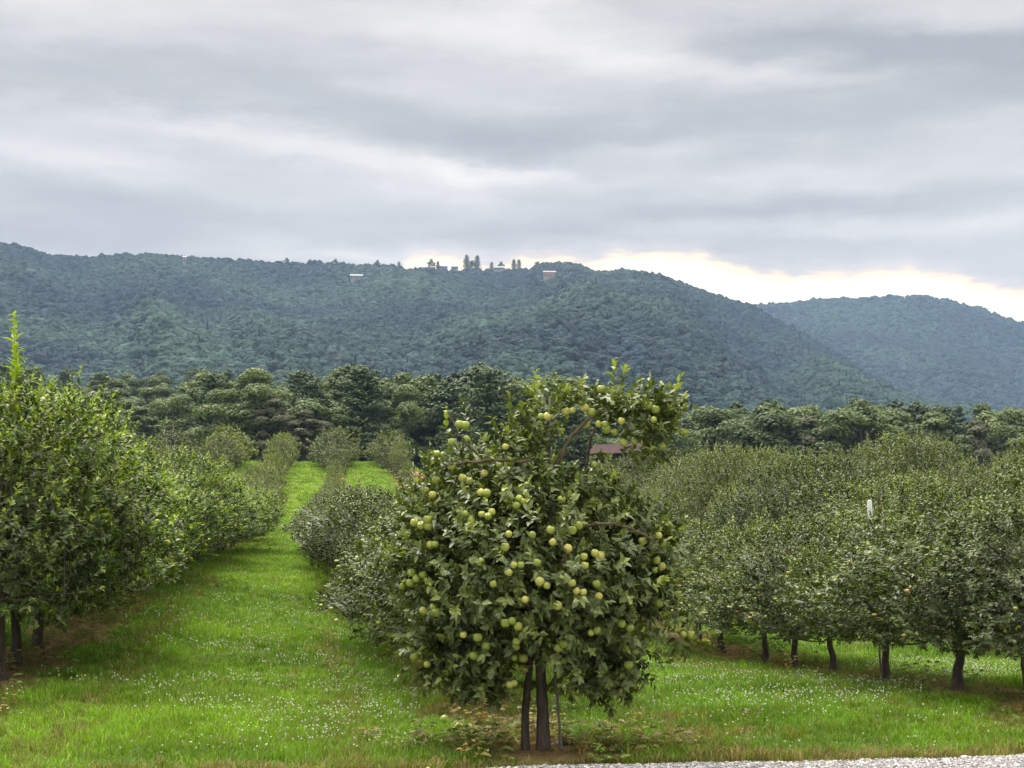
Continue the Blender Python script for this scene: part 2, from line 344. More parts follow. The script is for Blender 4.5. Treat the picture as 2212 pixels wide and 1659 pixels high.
# gravel road in front, a sheet just above the ground
def road_edge(x): return 11.56+.225*x+.05*np.sin(x*1.7+.5)+.03*np.sin(x*5.1)+.02*np.sin(x*11+1)
rx = np.linspace(-30, 30, 601); rows = np.concatenate([[0], [.25, .5, 1, 2, 4, 8, 16]])
RV = np.stack([np.repeat(rx[None], len(rows), 0).ravel(), (road_edge(rx)[None]-rows[:, None]).ravel(), np.full(rx.size*len(rows), EYE-1.17+.006)], -1)
nn_ = len(rx); i2 = np.arange(len(rows)-1)[:, None]*nn_; j2 = np.arange(nn_-1)[None]
RF = np.stack([i2+j2, i2+nn_+j2, i2+nn_+j2+1, i2+j2+1], -1).reshape(-1, 4)
m, g = mat('gravel'); geo = g.n('ShaderNodeNewGeometry')
vo = g.n('ShaderNodeTexVoronoi'); g.put(vo.inputs['Vector'], geo.outputs['Position']); vo.inputs['Scale'].default_value = 55
nz = g.noise(geo.outputs['Position'], 9, 5, .7)
c = g.mix(g.m('MULTIPLY', g.mapr(vo.outputs['Distance'], .1, .7), .6), g.ramp(nz, [(.3, (.28, .265, .25)), (.7, (.40, .38, .365))]), (.16, .15, .14, 1))
out(g, princ(g, c, .9, .2, vo.outputs['Distance'], .8, .01)); M['gravel'] = m
tag(add('gravel_road', mesh_np('gravel_road', RV, [RF]), M['gravel']), kind='structure')

# ------------------------------------------------------------------ scatter (stuff) through geometry nodes
def scatter(name, P, rot, scl, idx, col, sources, kind='stuff', label=None, cat=None):
    me = bpy.data.meshes.new(name); n = len(P)
    me.vertices.add(n); me.vertices.foreach_set('co', np.asarray(P, np.float32).ravel())
    def att(k, t, v, f='value'): me.attributes.new(k, t, 'POINT').data.foreach_set(f, np.asarray(v, np.float32 if t != 'INT' else np.int32).ravel())
    att('rot', 'FLOAT_VECTOR', rot, 'vector'); att('scl', 'FLOAT_VECTOR', scl, 'vector'); att('idx', 'INT', idx)
    att('icol0', 'FLOAT_COLOR', np.concatenate([col, np.ones((n, 1))], 1), 'color')
    o = bpy.data.objects.new(name, me); COL.objects.link(o)
    sc_ = bpy.data.collections.new(name+' kinds')
    for q in sources: sc_.objects.link(q)
    ng = bpy.data.node_groups.new(name, 'GeometryNodeTree')
    ng.interface.new_socket('Geometry', in_out='INPUT', socket_type='NodeSocketGeometry')
    ng.interface.new_socket('Geometry', in_out='OUTPUT', socket_type='NodeSocketGeometry')
    N = ng.nodes; L = ng.links
    gi, go = N.new('NodeGroupInput'), N.new('NodeGroupOutput')
    ci = N.new('GeometryNodeCollectionInfo'); ci.inputs[0].default_value = sc_
    ci.inputs['Separate Children'].default_value = True; ci.inputs['Reset Children'].default_value = True
    m2p = N.new('GeometryNodeMeshToPoints'); iop = N.new('GeometryNodeInstanceOnPoints'); iop.inputs['Pick Instance'].default_value = True
    def na(k, t):
        x = N.new('GeometryNodeInputNamedAttribute'); x.data_type = t; x.inputs[0].default_value = k; return x.outputs[0]
    L.new(gi.outputs[0], m2p.inputs[0]); L.new(m2p.outputs[0], iop.inputs['Points']); L.new(ci.outputs[0], iop.inputs['Instance'])
    L.new(na('idx', 'INT'), iop.inputs['Instance Index'])
    e2r = N.new('FunctionNodeEulerToRotation'); L.new(na('rot', 'FLOAT_VECTOR'), e2r.inputs[0]); L.new(e2r.outputs[0], iop.inputs['Rotation'])
    L.new(na('scl', 'FLOAT_VECTOR'), iop.inputs['Scale'])
    st = N.new('GeometryNodeStoreNamedAttribute'); st.data_type = 'FLOAT_COLOR'; st.domain = 'INSTANCE'; st.inputs['Name'].default_value = 'icol'
    L.new(iop.outputs[0], st.inputs[0]); L.new(na('icol0', 'FLOAT_COLOR'), st.inputs['Value']); L.new(st.outputs[0], go.inputs[0])
    o.modifiers.new('scatter', 'NODES').node_group = ng
    tag(o, kind=kind, label=label, cat=cat); return o
def src(name, me, m):
    if not me.materials: me.materials.append(m)
    return bpy.data.objects.new(name, me)

# ------------------------------------------------------------------ leaves
def leaf_arrays(P, D, N, L, Wd, tint, droop=.25, fold=.22, r=rng):
    D = unit(D); S = unit(np.cross(D, N)); N = np.cross(S, D); n = len(P)
    L = L[:, None]; Wd = Wd[:, None]; dr = droop*(.6+.8*r.random((n, 1)))
    def pt(t, w, f): return P+D*L*t+S*Wd*w+N*(f*Wd*fold*2-dr*L*t*t)
    vs = [pt(0, 0, 0), pt(.32, 0, 0), pt(.68, 0, 0), pt(1, 0, 0), pt(.30, .46, .46), pt(.68, .36, .36), pt(.30, -.46, .46), pt(.68, -.36, .36)]
    V_ = np.stack(vs, 1).reshape(-1, 3); o = np.arange(n)[:, None]*8
    T = np.concatenate([o+np.array([[0, 1, 4]]), o+np.array([[0, 6, 1]]), o+np.array([[2, 3, 5]]), o+np.array([[2, 7, 3]])])
    Q = np.concatenate([o+np.array([[1, 2, 5, 4]]), o+np.array([[1, 6, 7, 2]])])
    return V_, [T, Q], np.repeat(tint, 8)
def shoots_to_leaves(B, Dir, Ln, nl, r, ll=.085, up=.55, tipn=.25, base=.35, tipyoung=.35):
    """B shoot bases, Dir directions, Ln lengths -> leaves in a spiral; returns leaf arrays and twig ends"""
    n = len(B); k = np.arange(nl)[None]; t = (k+.6)/nl
    Dir = unit(Dir)
    droopv = np.array([0, 0, -1.])*.12
    pos = B[:, None]+Dir[:, None]*(Ln[:, None]*t)[..., None]+droopv*(t**2*Ln[:, None])[..., None]*0.
    a = unit(np.cross(Dir, np.array([.31, .17, .93])+r.normal(0, .01, (n, 3)))); b = np.cross(Dir, a)
    ph = k*2.3998+r.random((n, 1))*6.28+r.normal(0, .6, (n, nl))
    rad = np.cos(ph)[..., None]*a[:, None]+np.sin(ph)[..., None]*b[:, None]
    open_ = .95-.42*t+r.normal(0, .24, (n, nl))
    d = unit(Dir[:, None]*np.cos(open_)[..., None]+rad*np.sin(open_)[..., None]+np.array([0, 0, -.06])+r.normal(0, .2, (n, nl, 3)))
    N = unit(np.cross(np.cross(d, Dir[:, None]), d)*1.0+np.array([0, 0, up])+r.normal(0, .25, (n, nl, 3)))
    L = ll*(.75+.5*r.random((n, nl)))*(1-.35*(t > .85))
    shoot_t = r.normal(0, .17, (n, 1))
    tint = np.clip(base+shoot_t+r.normal(0, .15, (n, nl))+tipyoung*(t > .7)*r.random((n, 1))**1.5, 0, 1)
    return pos.reshape(-1, 3), d.reshape(-1, 3), N.reshape(-1, 3), L.ravel(), (L*(.43+.12*r.random((n, nl)))).ravel(), tint.ravel()

def apple_tree_meshes(seed, H=2.9, R=1.25, zb=.42, nsh=1500, nl=11, shape='round', young=.35, trunk_h=.55, tr=.062, ll=.074, upright=.7, lean=0., base=.35, lum=.56, topf=.35, lf=1.6):
    r = np.random.default_rng(seed)
    # crown envelope
    zc = (zb+H)/2; hz = (H-zb)/2
    def env(p):
        x, y, z = p.T; t = (z-zc)/hz
        th = np.arctan2(y, x)
        lump = 1.0-lum*.5+lum*vnoise(np.cos(th)*lf+seed*3.1+5, np.sin(th)*lf+5, z*1.5*lf/1.6+seed)
        if shape == 'cone': rr = R*lump*np.clip(1.05-.62*(t+1)/2-.5*np.clip(-t-.6, 0, 1), .1, 2)
        else: rr = R*lump*np.sqrt(np.clip(1-np.abs(t)**2.6, 0, 1))*(1-.12*t)
        return np.hypot(x, y)/np.maximum(rr, .05), t
    pts = []; need = nsh; 
    while need > 0:
        p = np.stack([r.uniform(-1.4*R, 1.4*R, 6000), r.uniform(-1.4*R, 1.4*R, 6000), r.uniform(zb, H, 6000)], -1)
        e, t = env(p); keep = (e < 1) & (np.abs(t) < 1) & (r.random(6000) < (.14+.86*np.clip(np.maximum(e, np.abs(t)), 0, 1)**3))
        keep &= ~((p[:, 2] < zb+.28) & (np.hypot(p[:, 0], p[:, 1]) < .45*R))
        q = p[keep][:need]; pts.append(q); need -= len(q)
    B = np.concatenate(pts)
    outw = unit(np.stack([B[:, 0], B[:, 1], (B[:, 2]-zc)*.5], -1))
    D = outw*.8+np.array([0, 0, upright])+r.normal(0, .35, B.shape)
    low = B[:, 2] < zb+.4; D[low] += np.array([0, 0, -.45])
    Ln = r.uniform(.10, .26, len(B))
    top = (B[:, 2] > H-.5) & (r.random(len(B)) < topf); Ln[top] = r.uniform(.3, .65, top.sum()); D[top] = np.array([0, 0, 1.])+r.normal(0, .22, (top.sum(), 3))
    hb = np.clip((B[:, 2]-zb)/(H-zb), 0, 1)
    A = shoots_to_leaves(B, D, Ln, nl, r, ll=ll, base=base, tipyoung=young)
    A = list(A); A[5] = np.clip(A[5]+np.repeat((hb > .55)*young*.35*r.random(len(B))**2, nl), 0, 1)
    # more leaves along the long shoots
    B2 = B[top]+unit(D[top])*Ln[top][:, None]*.1
    A2 = shoots_to_leaves(B2, D[top], Ln[top]*.9, nl+4, r, ll=ll*.9, tipyoung=young*1.3)
    A = [np.concatenate([a, b]) for a, b in zip(A, A2)]
    V_, fs, tn = leaf_arrays(*A[:5], A[5], r=r)
    crown = mesh_np('crown', V_, fs, True, {'tint': tn})
    # trunk and limbs
    parts = []
    wob = r.normal(0, .022, (5, 2))
    trunk_h = max(trunk_h, zb)
    tp = curve_pts([(0, 0, -.08), (wob[0, 0], wob[0, 1], trunk_h*.5), (wob[1, 0]+lean*.3, wob[1, 1], trunk_h), (wob[2, 0]*2+lean*.6, wob[2, 1]*2, H*.55), (wob[3, 0]*3+lean, wob[3, 1]*3, H*.88)], 18)
    zz = np.clip(tp[:, 2]/H, 0, 1); rad = tr*(1-.86*zz)*(1+.7*np.exp(-np.maximum(tp[:, 2], 0)*11)); parts.append(tube(tp, rad, 10))
    for i in range(16):
        z0 = r.uniform(max(trunk_h*.9, zb+.1), H*.72); th = i*2.4+r.normal(0, .3); j = np.argmin(abs(tp[:, 2]-z0)); b0 = tp[j]
        rl = R*r.uniform(.65, .95)*(1-.35*z0/H); dz = r.uniform(.05, .65)
        e = b0+np.array([math.cos(th)*rl, math.sin(th)*rl, dz]); mid = (b0+e)/2+np.array([0, 0, r.uniform(-.12, .12)])+r.normal(0, .05, 3)
        cp = curve_pts([b0, mid, e], 9); parts.append(tube(cp, np.linspace(tr*.42, .006, 9), 6))
        for k in range(3):
            j2 = r.integers(3, 8); e2 = cp[j2]+r.normal(0, .22, 3)+np.array([0, 0, .16]); parts.append(tube(curve_pts([cp[j2], (cp[j2]+e2)/2+r.normal(0, .03, 3), e2], 5), np.linspace(.009, .003, 5), 4))
    tv, tf = join(parts); trunk = mesh_np('trunk', tv, tf, True)
    return trunk, crown, B
def apple_mesh():
    prof_ = [(0, .018), (.012, .026), (.024, .029), (.033, .020), (.0365, .003), (.035, -.012), (.028, -.024), (.018, -.031), (.010, -.031), (.004, -.026), (0, -.025)]
    n = 14; V_ = []; th = np.arange(n)*2*np.pi/n
    for rr, z in prof_[1:-1]: V_ += [(rr*math.cos(t), rr*math.sin(t), z) for t in th]
    V_ = np.array(V_+[(0, 0, prof_[0][1]), (0, 0, prof_[-1][1])]); mrow = len(prof_)-2; i = np.arange(mrow-1)[:, None]*n; j = np.arange(n)[None]; k = (j+1) % n
    Q = np.stack([i+j, i+n+j, i+n+k, i+k], -1).reshape(-1, 4); T = np.concatenate([np.stack([np.full(n, mrow*n), j[0], k[0]], -1), np.stack([np.full(n, mrow*n+1), (mrow-1)*n+k[0], (mrow-1)*n+j[0]], -1)])
    me = mesh_np('apple', V_, [Q, T]); return me
APPLE = apple_mesh(); APPLE.materials.append(M['apple']); APPLE_G = APPLE.copy(); APPLE_G.materials.clear(); APPLE_G.materials.append(M['golden_apple'])
sv, sf = join([tube(curve_pts([(0, 0, .016), (.002, 0, .03), (.006, 0, .045)], 4), [.0016]*4, 5)]); STEM = mesh_np('stem', sv, sf); STEM.materials.append(M['stem'])
def put_apple(parent, p, gold=False, stem=True, r=rng, s=1.0):
    a = bpy.data.objects.new('apple', APPLE_G if gold else APPLE); COL.objects.link(a); a.parent = parent; a.location = p
    a.rotation_euler = (r.normal(0, .35), r.normal(0, .35), r.random()*6.28); q = s*r.uniform(.68, .94); a.scale = (q, q, q)
    if stem:
        t = bpy.data.objects.new('stem', STEM); COL.objects.link(t); t.parent = a
    return a

# ------------------------------------------------------------------ the fruit-laden tree in front
CT = at(1160, 1610, 12.6); CT[2] = float(ground_z(CT[0], CT[1]))
def loc_px(dx, dy, y=0.0):
    """photo-view pixel at depth 12.6+y, relative to the tree's foot"""
    return at(dx, dy, 12.6+y)-CT
r = np.random.default_rng(21)
# crown masses (x, z in photo view px, half sizes in metres, shoots)
BLOBS = [(1155,1235,.90,.9,.72,700),(1265,1080,.25,.3,.12,46),(1425,1190,.12,.3,.2,22),(1020,1330,.48,.6,.46,240),(1290,1310,.46,.6,.50,220),(1005,1420,.33,.45,.24,95),(1320,1430,.25,.35,.22,75),
         (1120,1070,.50,.55,.24,140),(960,1120,.30,.4,.22,54),(925,1220,.26,.4,.26,62),(1370,1160,.22,.4,.26,70),(1385,1270,.18,.35,.26,55),
         (1350,900,.33,.36,.13,56),(1420,925,.17,.28,.16,28),(1175,890,.18,.26,.14,10),(1110,975,.18,.28,.14,16),(1240,875,.18,.25,.06,7),(985,1020,.20,.28,.09,18),
         (1155,970,.16,.25,.14,12),(1390,985,.14,.22,.07,9),(1130,1475,.45,.4,.10,30),(1478,1362,.09,.15,.09,9),(1440,885,.10,.2,.12,8)]
Bs, Cs = [], []
ELL = []
for (px, py, ex, ey, ez, ns) in BLOBS:
    c0 = loc_px(px, py); ELL.append((c0, ex, ey, ez))
    ns = int(ns*1.3)
    q = unit(r.normal(0, 1, (ns, 3)))*(r.random((ns, 1))**.45)*(1+.19*r.normal(0, 1, (ns, 1)))
    Bs.append(c0+q*np.array([ex, ey, ez])); Cs.append(np.repeat(c0[None], ns, 0))
B = np.concatenate(Bs); C0 = np.concatenate(Cs)
okb = ~((np.abs(B[:, 0]) < .17) & (B[:, 2] < .72) & (B[:, 1] < .3))
okb &= B[:, 2] > .36
okb &= ~((B[:, 0] > .18) & (B[:, 0] < .72) & (B[:, 2] > 1.98) & (B[:, 2] < 2.38) & (r.random(len(B)) < .4))
B, C0 = B[okb], C0[okb]
main = loc_px(1150, 1200)
D = unit(B-C0)*.5+unit(B-main)*.5+np.array([0, 0, .45])+r.normal(0, .35, B.shape)
D[B[:, 2] < .7] += np.array([0, 0, -.5])
A1 = shoots_to_leaves(B, D, r.uniform(.09, .24, len(B)), 13, r, ll=.070, base=.42, tipyoung=.3)
# long upright shoots that break the outline: (foot px, tip px)
SH = [(1320,880,1330,772),(1335,870,1352,790),(1385,880,1405,808),(1440,880,1472,812),(1290,900,1290,822),(1165,900,1157,800),(1210,890,1200,800),(1195,880,1225,835),
      (975,1010,962,880),(1010,930,1000,868),(930,1040,925,985),(1110,930,1098,850),(1250,870,1262,815),(1375,860,1380,820),(1460,910,1480,850),(1250,1100,1265,1055),
      (1120,1010,1105,930),(1300,1080,1330,1030),(1355,1090,1370,1035),(880,1130,862,1075),(1180,990,1170,915),(1230,1060,1240,1010),(1190,1090,1185,1000),(1045,1050,1040,985),
      (1280,980,1310,985),(1400,930,1440,960),(1350,960,1380,1000)]
for (a0, b0, a1, b1) in SH:
    y = r.uniform(-.15, .15); p, q = loc_px(a0, b0, y), loc_px(a1, b1, y)
    a = shoots_to_leaves(p[None], (q-p)[None], np.array([np.linalg.norm(q-p)]), 17, r, ll=.078, base=.5, tipyoung=.5)
    A1 = [np.concatenate([u, v]) for u, v in zip(A1, a)]
APX = [(1000,163),(860,250),(888,246),(934,235),(960,253),(940,303),(990,300),(1015,300),(1020,322),(1052,333),(1080,288),(1187,228),(1215,243),(1207,283),(1088,373),(1131,370),(1241,387),(762,270),(787,271),(440,302),(462,305),(468,360),(412,372),(622,390),(350,418),(375,421),(408,468),(347,522),(452,514),(478,524),(538,495),(306,562),(334,580),(525,570),(548,573),(978,463),(600,465),(708,540),(676,596),(696,607),(664,622),(844,597),(893,590),(528,657),(553,665),(568,647),(460,657),(314,678),(290,700),(318,704),(262,690),(800,718),(884,720),(910,700),(728,738),(635,735),(808,766),(868,792),(620,786),(325,778),(343,776),(494,838),(522,845),(655,857),(683,857),(634,886),(747,848),(932,823),(936,858),(975,810),(998,820),(1225,712),(1225,742),(1165,762),(1220,838),(1240,862),(1211,878),(250,887),(296,895),(270,910),(247,928),(216,943),(573,932),(757,922),(785,939),(885,928),(902,960),(929,964),(982,932),(990,980),(700,994),(827,1017),(622,1086),(648,1078),(672,1100),(1226,1008),(1082,1090),(1113,1104),(985,1117),(960,1125),(335,1025),(348,1045),(296,1037),(455,1133),(512,1143),(665,1160),(663,1180),(545,1178),(657,1223),(692,1225),(830,1186),(853,1168),(854,1235),(1132,1199),(1108,1252),(1078,1360),(262,1218),(313,1250),(640,1330),(656,1325),(697,1268),(497,1215),(1325,1133),(1356,1134)]
AP = []
for zx, zy in APX:
    dx, dy = (850+zx/1.619)*.8848, (850+zy/1.619)*.8848
    p = loc_px(dx, dy); yy = 9
    for c0, ex, ey, ez in ELL:
        q = 1-((p[0]-c0[0])/ex)**2-((p[2]-c0[2])/ez)**2
        if q > 0: yy = min(yy, c0[1]-ey*math.sqrt(q))
    if yy == 9: yy = -.05
    AP.append(loc_px(dx, dy, yy*.93-.02))
AP = np.array(AP)
# leaves in front of the fruit are bent aside
P, Dd, Nn, Ll, Ww, Tt = A1
midp = P+unit(Dd)*Ll[:, None]*.5; camd = unit(AP-(np.array([0, 0, EYE])-CT))
keep = np.ones(len(P), bool)
for a, cd in zip(AP, camd):
    v = midp-a; t = v@cd; e = np.linalg.norm(v-t[:, None]*cd, axis=1)
    keep &= ~((e < .042) & (t < .03) & (r.random(len(P)) < .78)) & ~((e < .030) & (abs(t) < .032))
V_, fs, tn = leaf_arrays(P[keep], Dd[keep], Nn[keep], Ll[keep], Ww[keep]*1.08, Tt[keep], r=r)
CTo = tag(empty('apple_tree', CT), 'fruit-laden apple tree by the gravel road, hung with pale green apples, twin dark trunk', 'apple tree', 'apple trees of the orchard')
add('crown', mesh_np('front crown', V_, fs, True, {'tint': tn}), M['apple_leaf'], CTo)
tr1 = curve_pts([(.05, 0, -.06), (.045, 0, .25), (.03, 0, .6), (.02, .02, 1.0), (-.03, .03, 1.5), loc_px(1165, 1100), loc_px(1172, 1000), loc_px(1185, 900)], 26)
tr2 = curve_pts([(-.085, .04, -.06), (-.09, .04, .3), (-.05, .04, .8), (-.14, .05, 1.3), (-.3, .1, 1.8), (-.42, .1, 2.1)], 16)
parts = [tube(tr1, .052*(1-.75*np.linspace(0, 1, 26))+.035*np.exp(-np.linspace(0, 1, 26)*28)+r.normal(0, .002, 26), 12)]
add('trunk', mesh_np('front trunk', *join(parts), True), M['bark'], CTo)
parts = [tube(tr2, .036*(1-.75*np.linspace(0, 1, 16))+.012*np.exp(-np.linspace(0, 1, 16)*20), 10)]
add('trunk', mesh_np('front second trunk', *join(parts), True), M['bark'], CTo)
def limb(pts, r0, r1, pale=False, n=12):
    n *= 2; c_ = curve_pts(pts, n); c_[1:-1] += r.normal(0, .006, (n-2, 3))
    t, q, f = tube(c_, np.linspace(r0, r1, n)*np.exp(r.normal(0, .10, n)), 8)
    return add('branch', mesh_np('branch', *join([(t, q, f)]), True), M['twig'] if pale else M['bark'], CTo)
limb([loc_px(1172, 1080, 0), loc_px(1205, 995, -.1), loc_px(1232, 950, -.14), loc_px(1262, 914, -.12), loc_px(1310, 880), loc_px(1385, 862), loc_px(1425, 900), loc_px(1432, 950)], .021, .005, True, 16)
limb([loc_px(1160, 1010, 0), loc_px(1148, 998, -.2), loc_px(1080, 994, -.3), loc_px(1010, 998, -.3), loc_px(955, 1008, -.25)], .017, .006, True)
limb([loc_px(1060, 1010, 0), loc_px(1010, 960, -.1), loc_px(985, 925, -.1), loc_px(965, 885)], .010, .003, True)
limb([loc_px(1250, 1140, -.3), loc_px(1310, 1131, -.75), loc_px(1360, 1142, -.7), loc_px(1412, 1165, -.55)], .014, .008, True)
limb([loc_px(1225, 1140, 0), loc_px(1262, 1050, -.05), loc_px(1268, 1000), loc_px(1278, 945), loc_px(1300, 905)], .015, .008, False)
limb([loc_px(1262, 1045, 0), loc_px(1290, 1040), loc_px(1340, 1060), loc_px(1380, 1100)], .010, .004, False)
limb([loc_px(1262, 990, 0), loc_px(1230, 985), loc_px(1195, 1000)], .006, .003, True)
limb([loc_px(1205, 1230, -.5), loc_px(1222, 1200, -.85), loc_px(1210, 1165, -.8)], .008, .006, True)
for k in range(16):
    b0 = tr1[r.integers(9, 20)]; c0, ex, ey, ez = ELL[r.integers(0, 10)]; q = unit(r.normal(0, 1, 3))*.8
    e = c0+q*np.array([ex, ey, ez]); limb([b0, (b0+e)/2+r.normal(0, .06, 3)+np.array([0, 0, -.08]), e], .018, .004, False, 9)
vis = list(range(len(AP))); r.shuffle(vis); solo, rest = sorted(vis[:100]), vis[100:]
for i in solo: put_apple(CTo, AP[i], r=r)
av = np.array([v.co[:] for v in APPLE.vertices]); aq = [np.array([p.vertices[:] for p in APPLE.polygons if len(p.vertices) == n_]) for n_ in (4, 3)]
V_, f_ = join([(av+AP[i], aq[0], aq[1]) for i in rest]); tag(add('hanging_apples', mesh_np('hanging_apples', V_, f_), M['apple'], CTo), kind='stuff')
def stake(name, pts, rad, m, label, cat='stake', group=None):
    o = add(name, mesh_np(name, *join([tube(curve_pts(pts, 8), [rad]*8, 10)]), True), m); return tag(o, label, cat, group)
stake('support_stake', [CT+np.array([.20, .05, -.1]), CT+loc_px(1190, 1300, .05), CT+loc_px(1188, 860, -.05)], .011, M['post'], 'thin grey stake standing in the crown of the fruit-laden apple tree')
for k, (dx, dy, d, lb) in enumerate([(991, 1552, 13.55, 'pale fallen apple in the weeds beside the fruit-laden tree'), (960, 1527, 14.2, 'small yellow fallen apple among brown weeds behind the front tree')]):
    p = at(dx, dy, d); p[2] = float(ground_z(p[0], p[1]))+.05+.03
    o = bpy.data.objects.new('fallen_apple', APPLE); COL.objects.link(o); o.location = p; o.rotation_euler = (1.1, .5, k); o.scale = (1.1,)*3; tag(o, lb, 'apple', 'fallen apples')
    o2 = bpy.data.objects.new('stem', STEM); COL.objects.link(o2); o2.parent = o

# ------------------------------------------------------------------ orchard rows
def variants(n, seed, mt, **kw):
    L = []
    for i in range(n):
        t, c, B_ = apple_tree_meshes(seed+i, **kw); t.materials.append(M['bark']); c.materials.append(M[mt]); L.append((t, c, B_))
    return L
VA = variants(5, 100, 'apple_leaf', H=2.85, R=1.28, zb=.66, nsh=1650, young=.35, lum=.95, lf=2.0, topf=.45)
VL = variants(4, 200, 'left_leaf', H=3.2, R=1.34, zb=.52, nsh=1900, lum=.8, lf=2.0, young=1.0, base=.40, upright=1.1, trunk_h=.5)
VG = variants(6, 350, 'grey_leaf', H=3.0, R=1.4, zb=.15, nsh=430, nl=9, young=.35, lum=1.0, lf=2.2, topf=.5, upright=1.3, trunk_h=.5, ll=.15)
VF = variants(6, 300, 'grey_leaf', H=3.0, R=1.4, zb=.25, nsh=1300, nl=11, young=.35, lum=1.1, lf=2.6, topf=.75, upright=1.2, trunk_h=.5)
ONES = ['', 'first', 'second', 'third', 'fourth', 'fifth', 'sixth', 'seventh', 'eighth', 'ninth', 'tenth', 'eleventh', 'twelfth', 'thirteenth', 'fourteenth', 'fifteenth', 'sixteenth', 'seventeenth', 'eighteenth', 'nineteenth']
TENS = ['', '', 'twent', 'thirt', 'fort', 'fift', 'sixt', 'sevent', 'eight', 'ninet']
def ordw(n):
    if n < 20: return ONES[n]
    return TENS[n//10]+('ieth' if n % 10 == 0 else 'y-'+ONES[n % 10])
ROWN = {-4: 'third row beyond the tall alley-edge row', -3: 'second row beyond the tall alley-edge row', -2: 'first row beyond the tall alley-edge row',
        -1: 'tall row edging the grass alley', 0: 'row behind the fruit-laden tree'}
def rown(k): return ROWN[k] if k in ROWN else '%s row right of fruit-laden tree' % ordw(k)
r = np.random.default_rng(5); SPOTS = []
for k in range(-4, 10):
    S0 = ROW0+ROWSP*k if k != -1 else -3.15
    lim = .345
    ys = []
    if k == 0: ys = [16.3, 18.7, 20.8]
    elif k == -1: ys = [16.4, 17.6, 18.9, 20.8, 22.6]
    elif k == 1: ys = [15.05, 16.5, 18.5, 20.2, 22.3, 23.8]
    elif k == 2: ys = [24.5]
    else:
        y0 = (abs(S0)-2.5)/(lim+SL*(1 if k > 0 else -1)); ys = [max(y0, 22)+r.uniform(0, 1)]
    while ys[-1] < 149:
        y = ys[-1]; ys.append(y+(1.95 if y < 45 else 3.3 if y < 100 else 3.9)+r.normal(0, .12))
    n = 0
    for y in ys:
        if y > 149.5: continue
        if k >= 3 and y > 92: continue
        if y > 27 and k != -1 and r.random() < (.16 if k > 0 else .10): continue
        x = S0-SL*y+r.normal(0, .08)
        if k == 0: x += -.95*float(np.interp(y, [24, 32, 85, 130], [0, 1, .9, .2]))
        if k == -1: x += .45*float(np.interp(y, [30, 42, 50, 70], [0, 1, 1, .2]))
        if x/y > lim+1.0/y or x/y < -lim-1.0/y: continue
        if y < 135 and 45 < y and k >= 1 and 122 < y < 132 and 1 <= k <= 4 : pass
        n += 1; SPOTS.append((k, n, x, y))
SPOTS.sort(key=lambda q: q[3]/(1.0 if q[0] in (-1, 0, 1, 2) else .45 if q[0] > 4 and q[3] > 120 else .75))
import os
IND, MASS = SPOTS[:292], SPOTS[292:]
def tree_scale(k, y, r):
    """(width, height) factors"""
    if k == -1: h = np.interp(y, [17, 19, 24, 48, 60, 100, 128, 142], [.88, .82, .68, .60, .66, .80, .80, .90]); w = np.interp(y, [17, 45, 60, 100, 128, 142], [.98, .94, .80, .62, .66, .9])
    elif k == 0: h = np.interp(y, [20, 34, 60, 100, 128, 140], [.76, .52, .50, .54, .60, .93]); w = np.interp(y, [26, 60, 90, 128, 138], [.86, .74, .42, .50, 1.3])
    elif k == 1: h = np.interp(y, [15, 30, 48, 60, 120, 140], [.62, .62, .54, .54, .58, .93]); w = np.interp(y, [15, 48, 60, 128, 138], [.80, .76, .5, .5, 1.3])
    elif k == 2: h = np.interp(y, [20, 48, 70, 128, 140], [.86, .88, .66, .62, .95]); w = np.interp(y, [20, 48, 90, 128, 140], [.95, 1., .6, .6, .95])
    elif k < -1: h = np.interp(y, [40, 120, 140], [.75, .8, 1.0]); w = np.interp(y, [40, 125, 138], [.7, .75, 1.35])
    else: h = .90; w = 1.08
    if k == -1 and y < 19: return w*r.uniform(.95, 1.05), h
    if k in (0, 1) and 24 < y < 62: return w*r.uniform(.78, 1.12), h*r.uniform(.80, 1.22)
    if k >= 1: return w*r.uniform(.80, 1.16), h*(r.uniform(.84, 1.14) if k == 1 else r.uniform(.72, 1.22))
    return w*r.uniform(.86, 1.12), h*r.uniform(.84, 1.14)
LOOK_L = ['bright leafy apple tree', 'apple tree with yellow-green tips', 'full apple tree, dark below']
LOOK_A = ['dark green apple tree', 'round leafy apple tree', 'bushy apple tree']
LOOK_F = ['small far apple tree', 'greyish green apple tree', 'upright far apple tree']
for (k, n, x, y) in IND:
    z = float(ground_z(x, y)); s = tree_scale(k, y, r)
    if k <= -1 and y < 62: V3, look = VL, LOOK_L
    elif y > 88: V3, look = VG, LOOK_F
    elif y > 38+6*r.random(): V3, look = VF, LOOK_F
    else: V3, look = VA, LOOK_A
    t, c, B_ = V3[r.integers(0, len(V3))]
    e = empty('apple_tree', (x, y, z), r.random()*6.28, (s[0], s[0], s[1]))
    lab = '%s, %s from the road, %s' % (look[n % 3], ordw(n+(1 if k == 0 else 0)), rown(k))
    tag(e, lab, 'apple tree', 'apple trees of the orchard')
    add('trunk', t, None, e); add('crown', c, None, e)
    na_ = 0
    if k == 1 and y < 26: na_, gold = 42, True
    elif k == 0 and y < 26: na_, gold = 26, False
    elif k == -1 and y < 20: na_, gold = 5, False
    if na_:
        # fruit near the outside of the crown on any side
        rr = np.hypot(B_[:, 0], B_[:, 1]); cand = np.where((rr > .62*rr.max()) & (B_[:, 2] > .6))[0]
        for i in r.choice(cand, na_, replace=False):
            p = B_[i]*np.array([1.13, 1.13, 1]); put_apple(e, p, gold and r.random() < .6, False, r, 1.1)
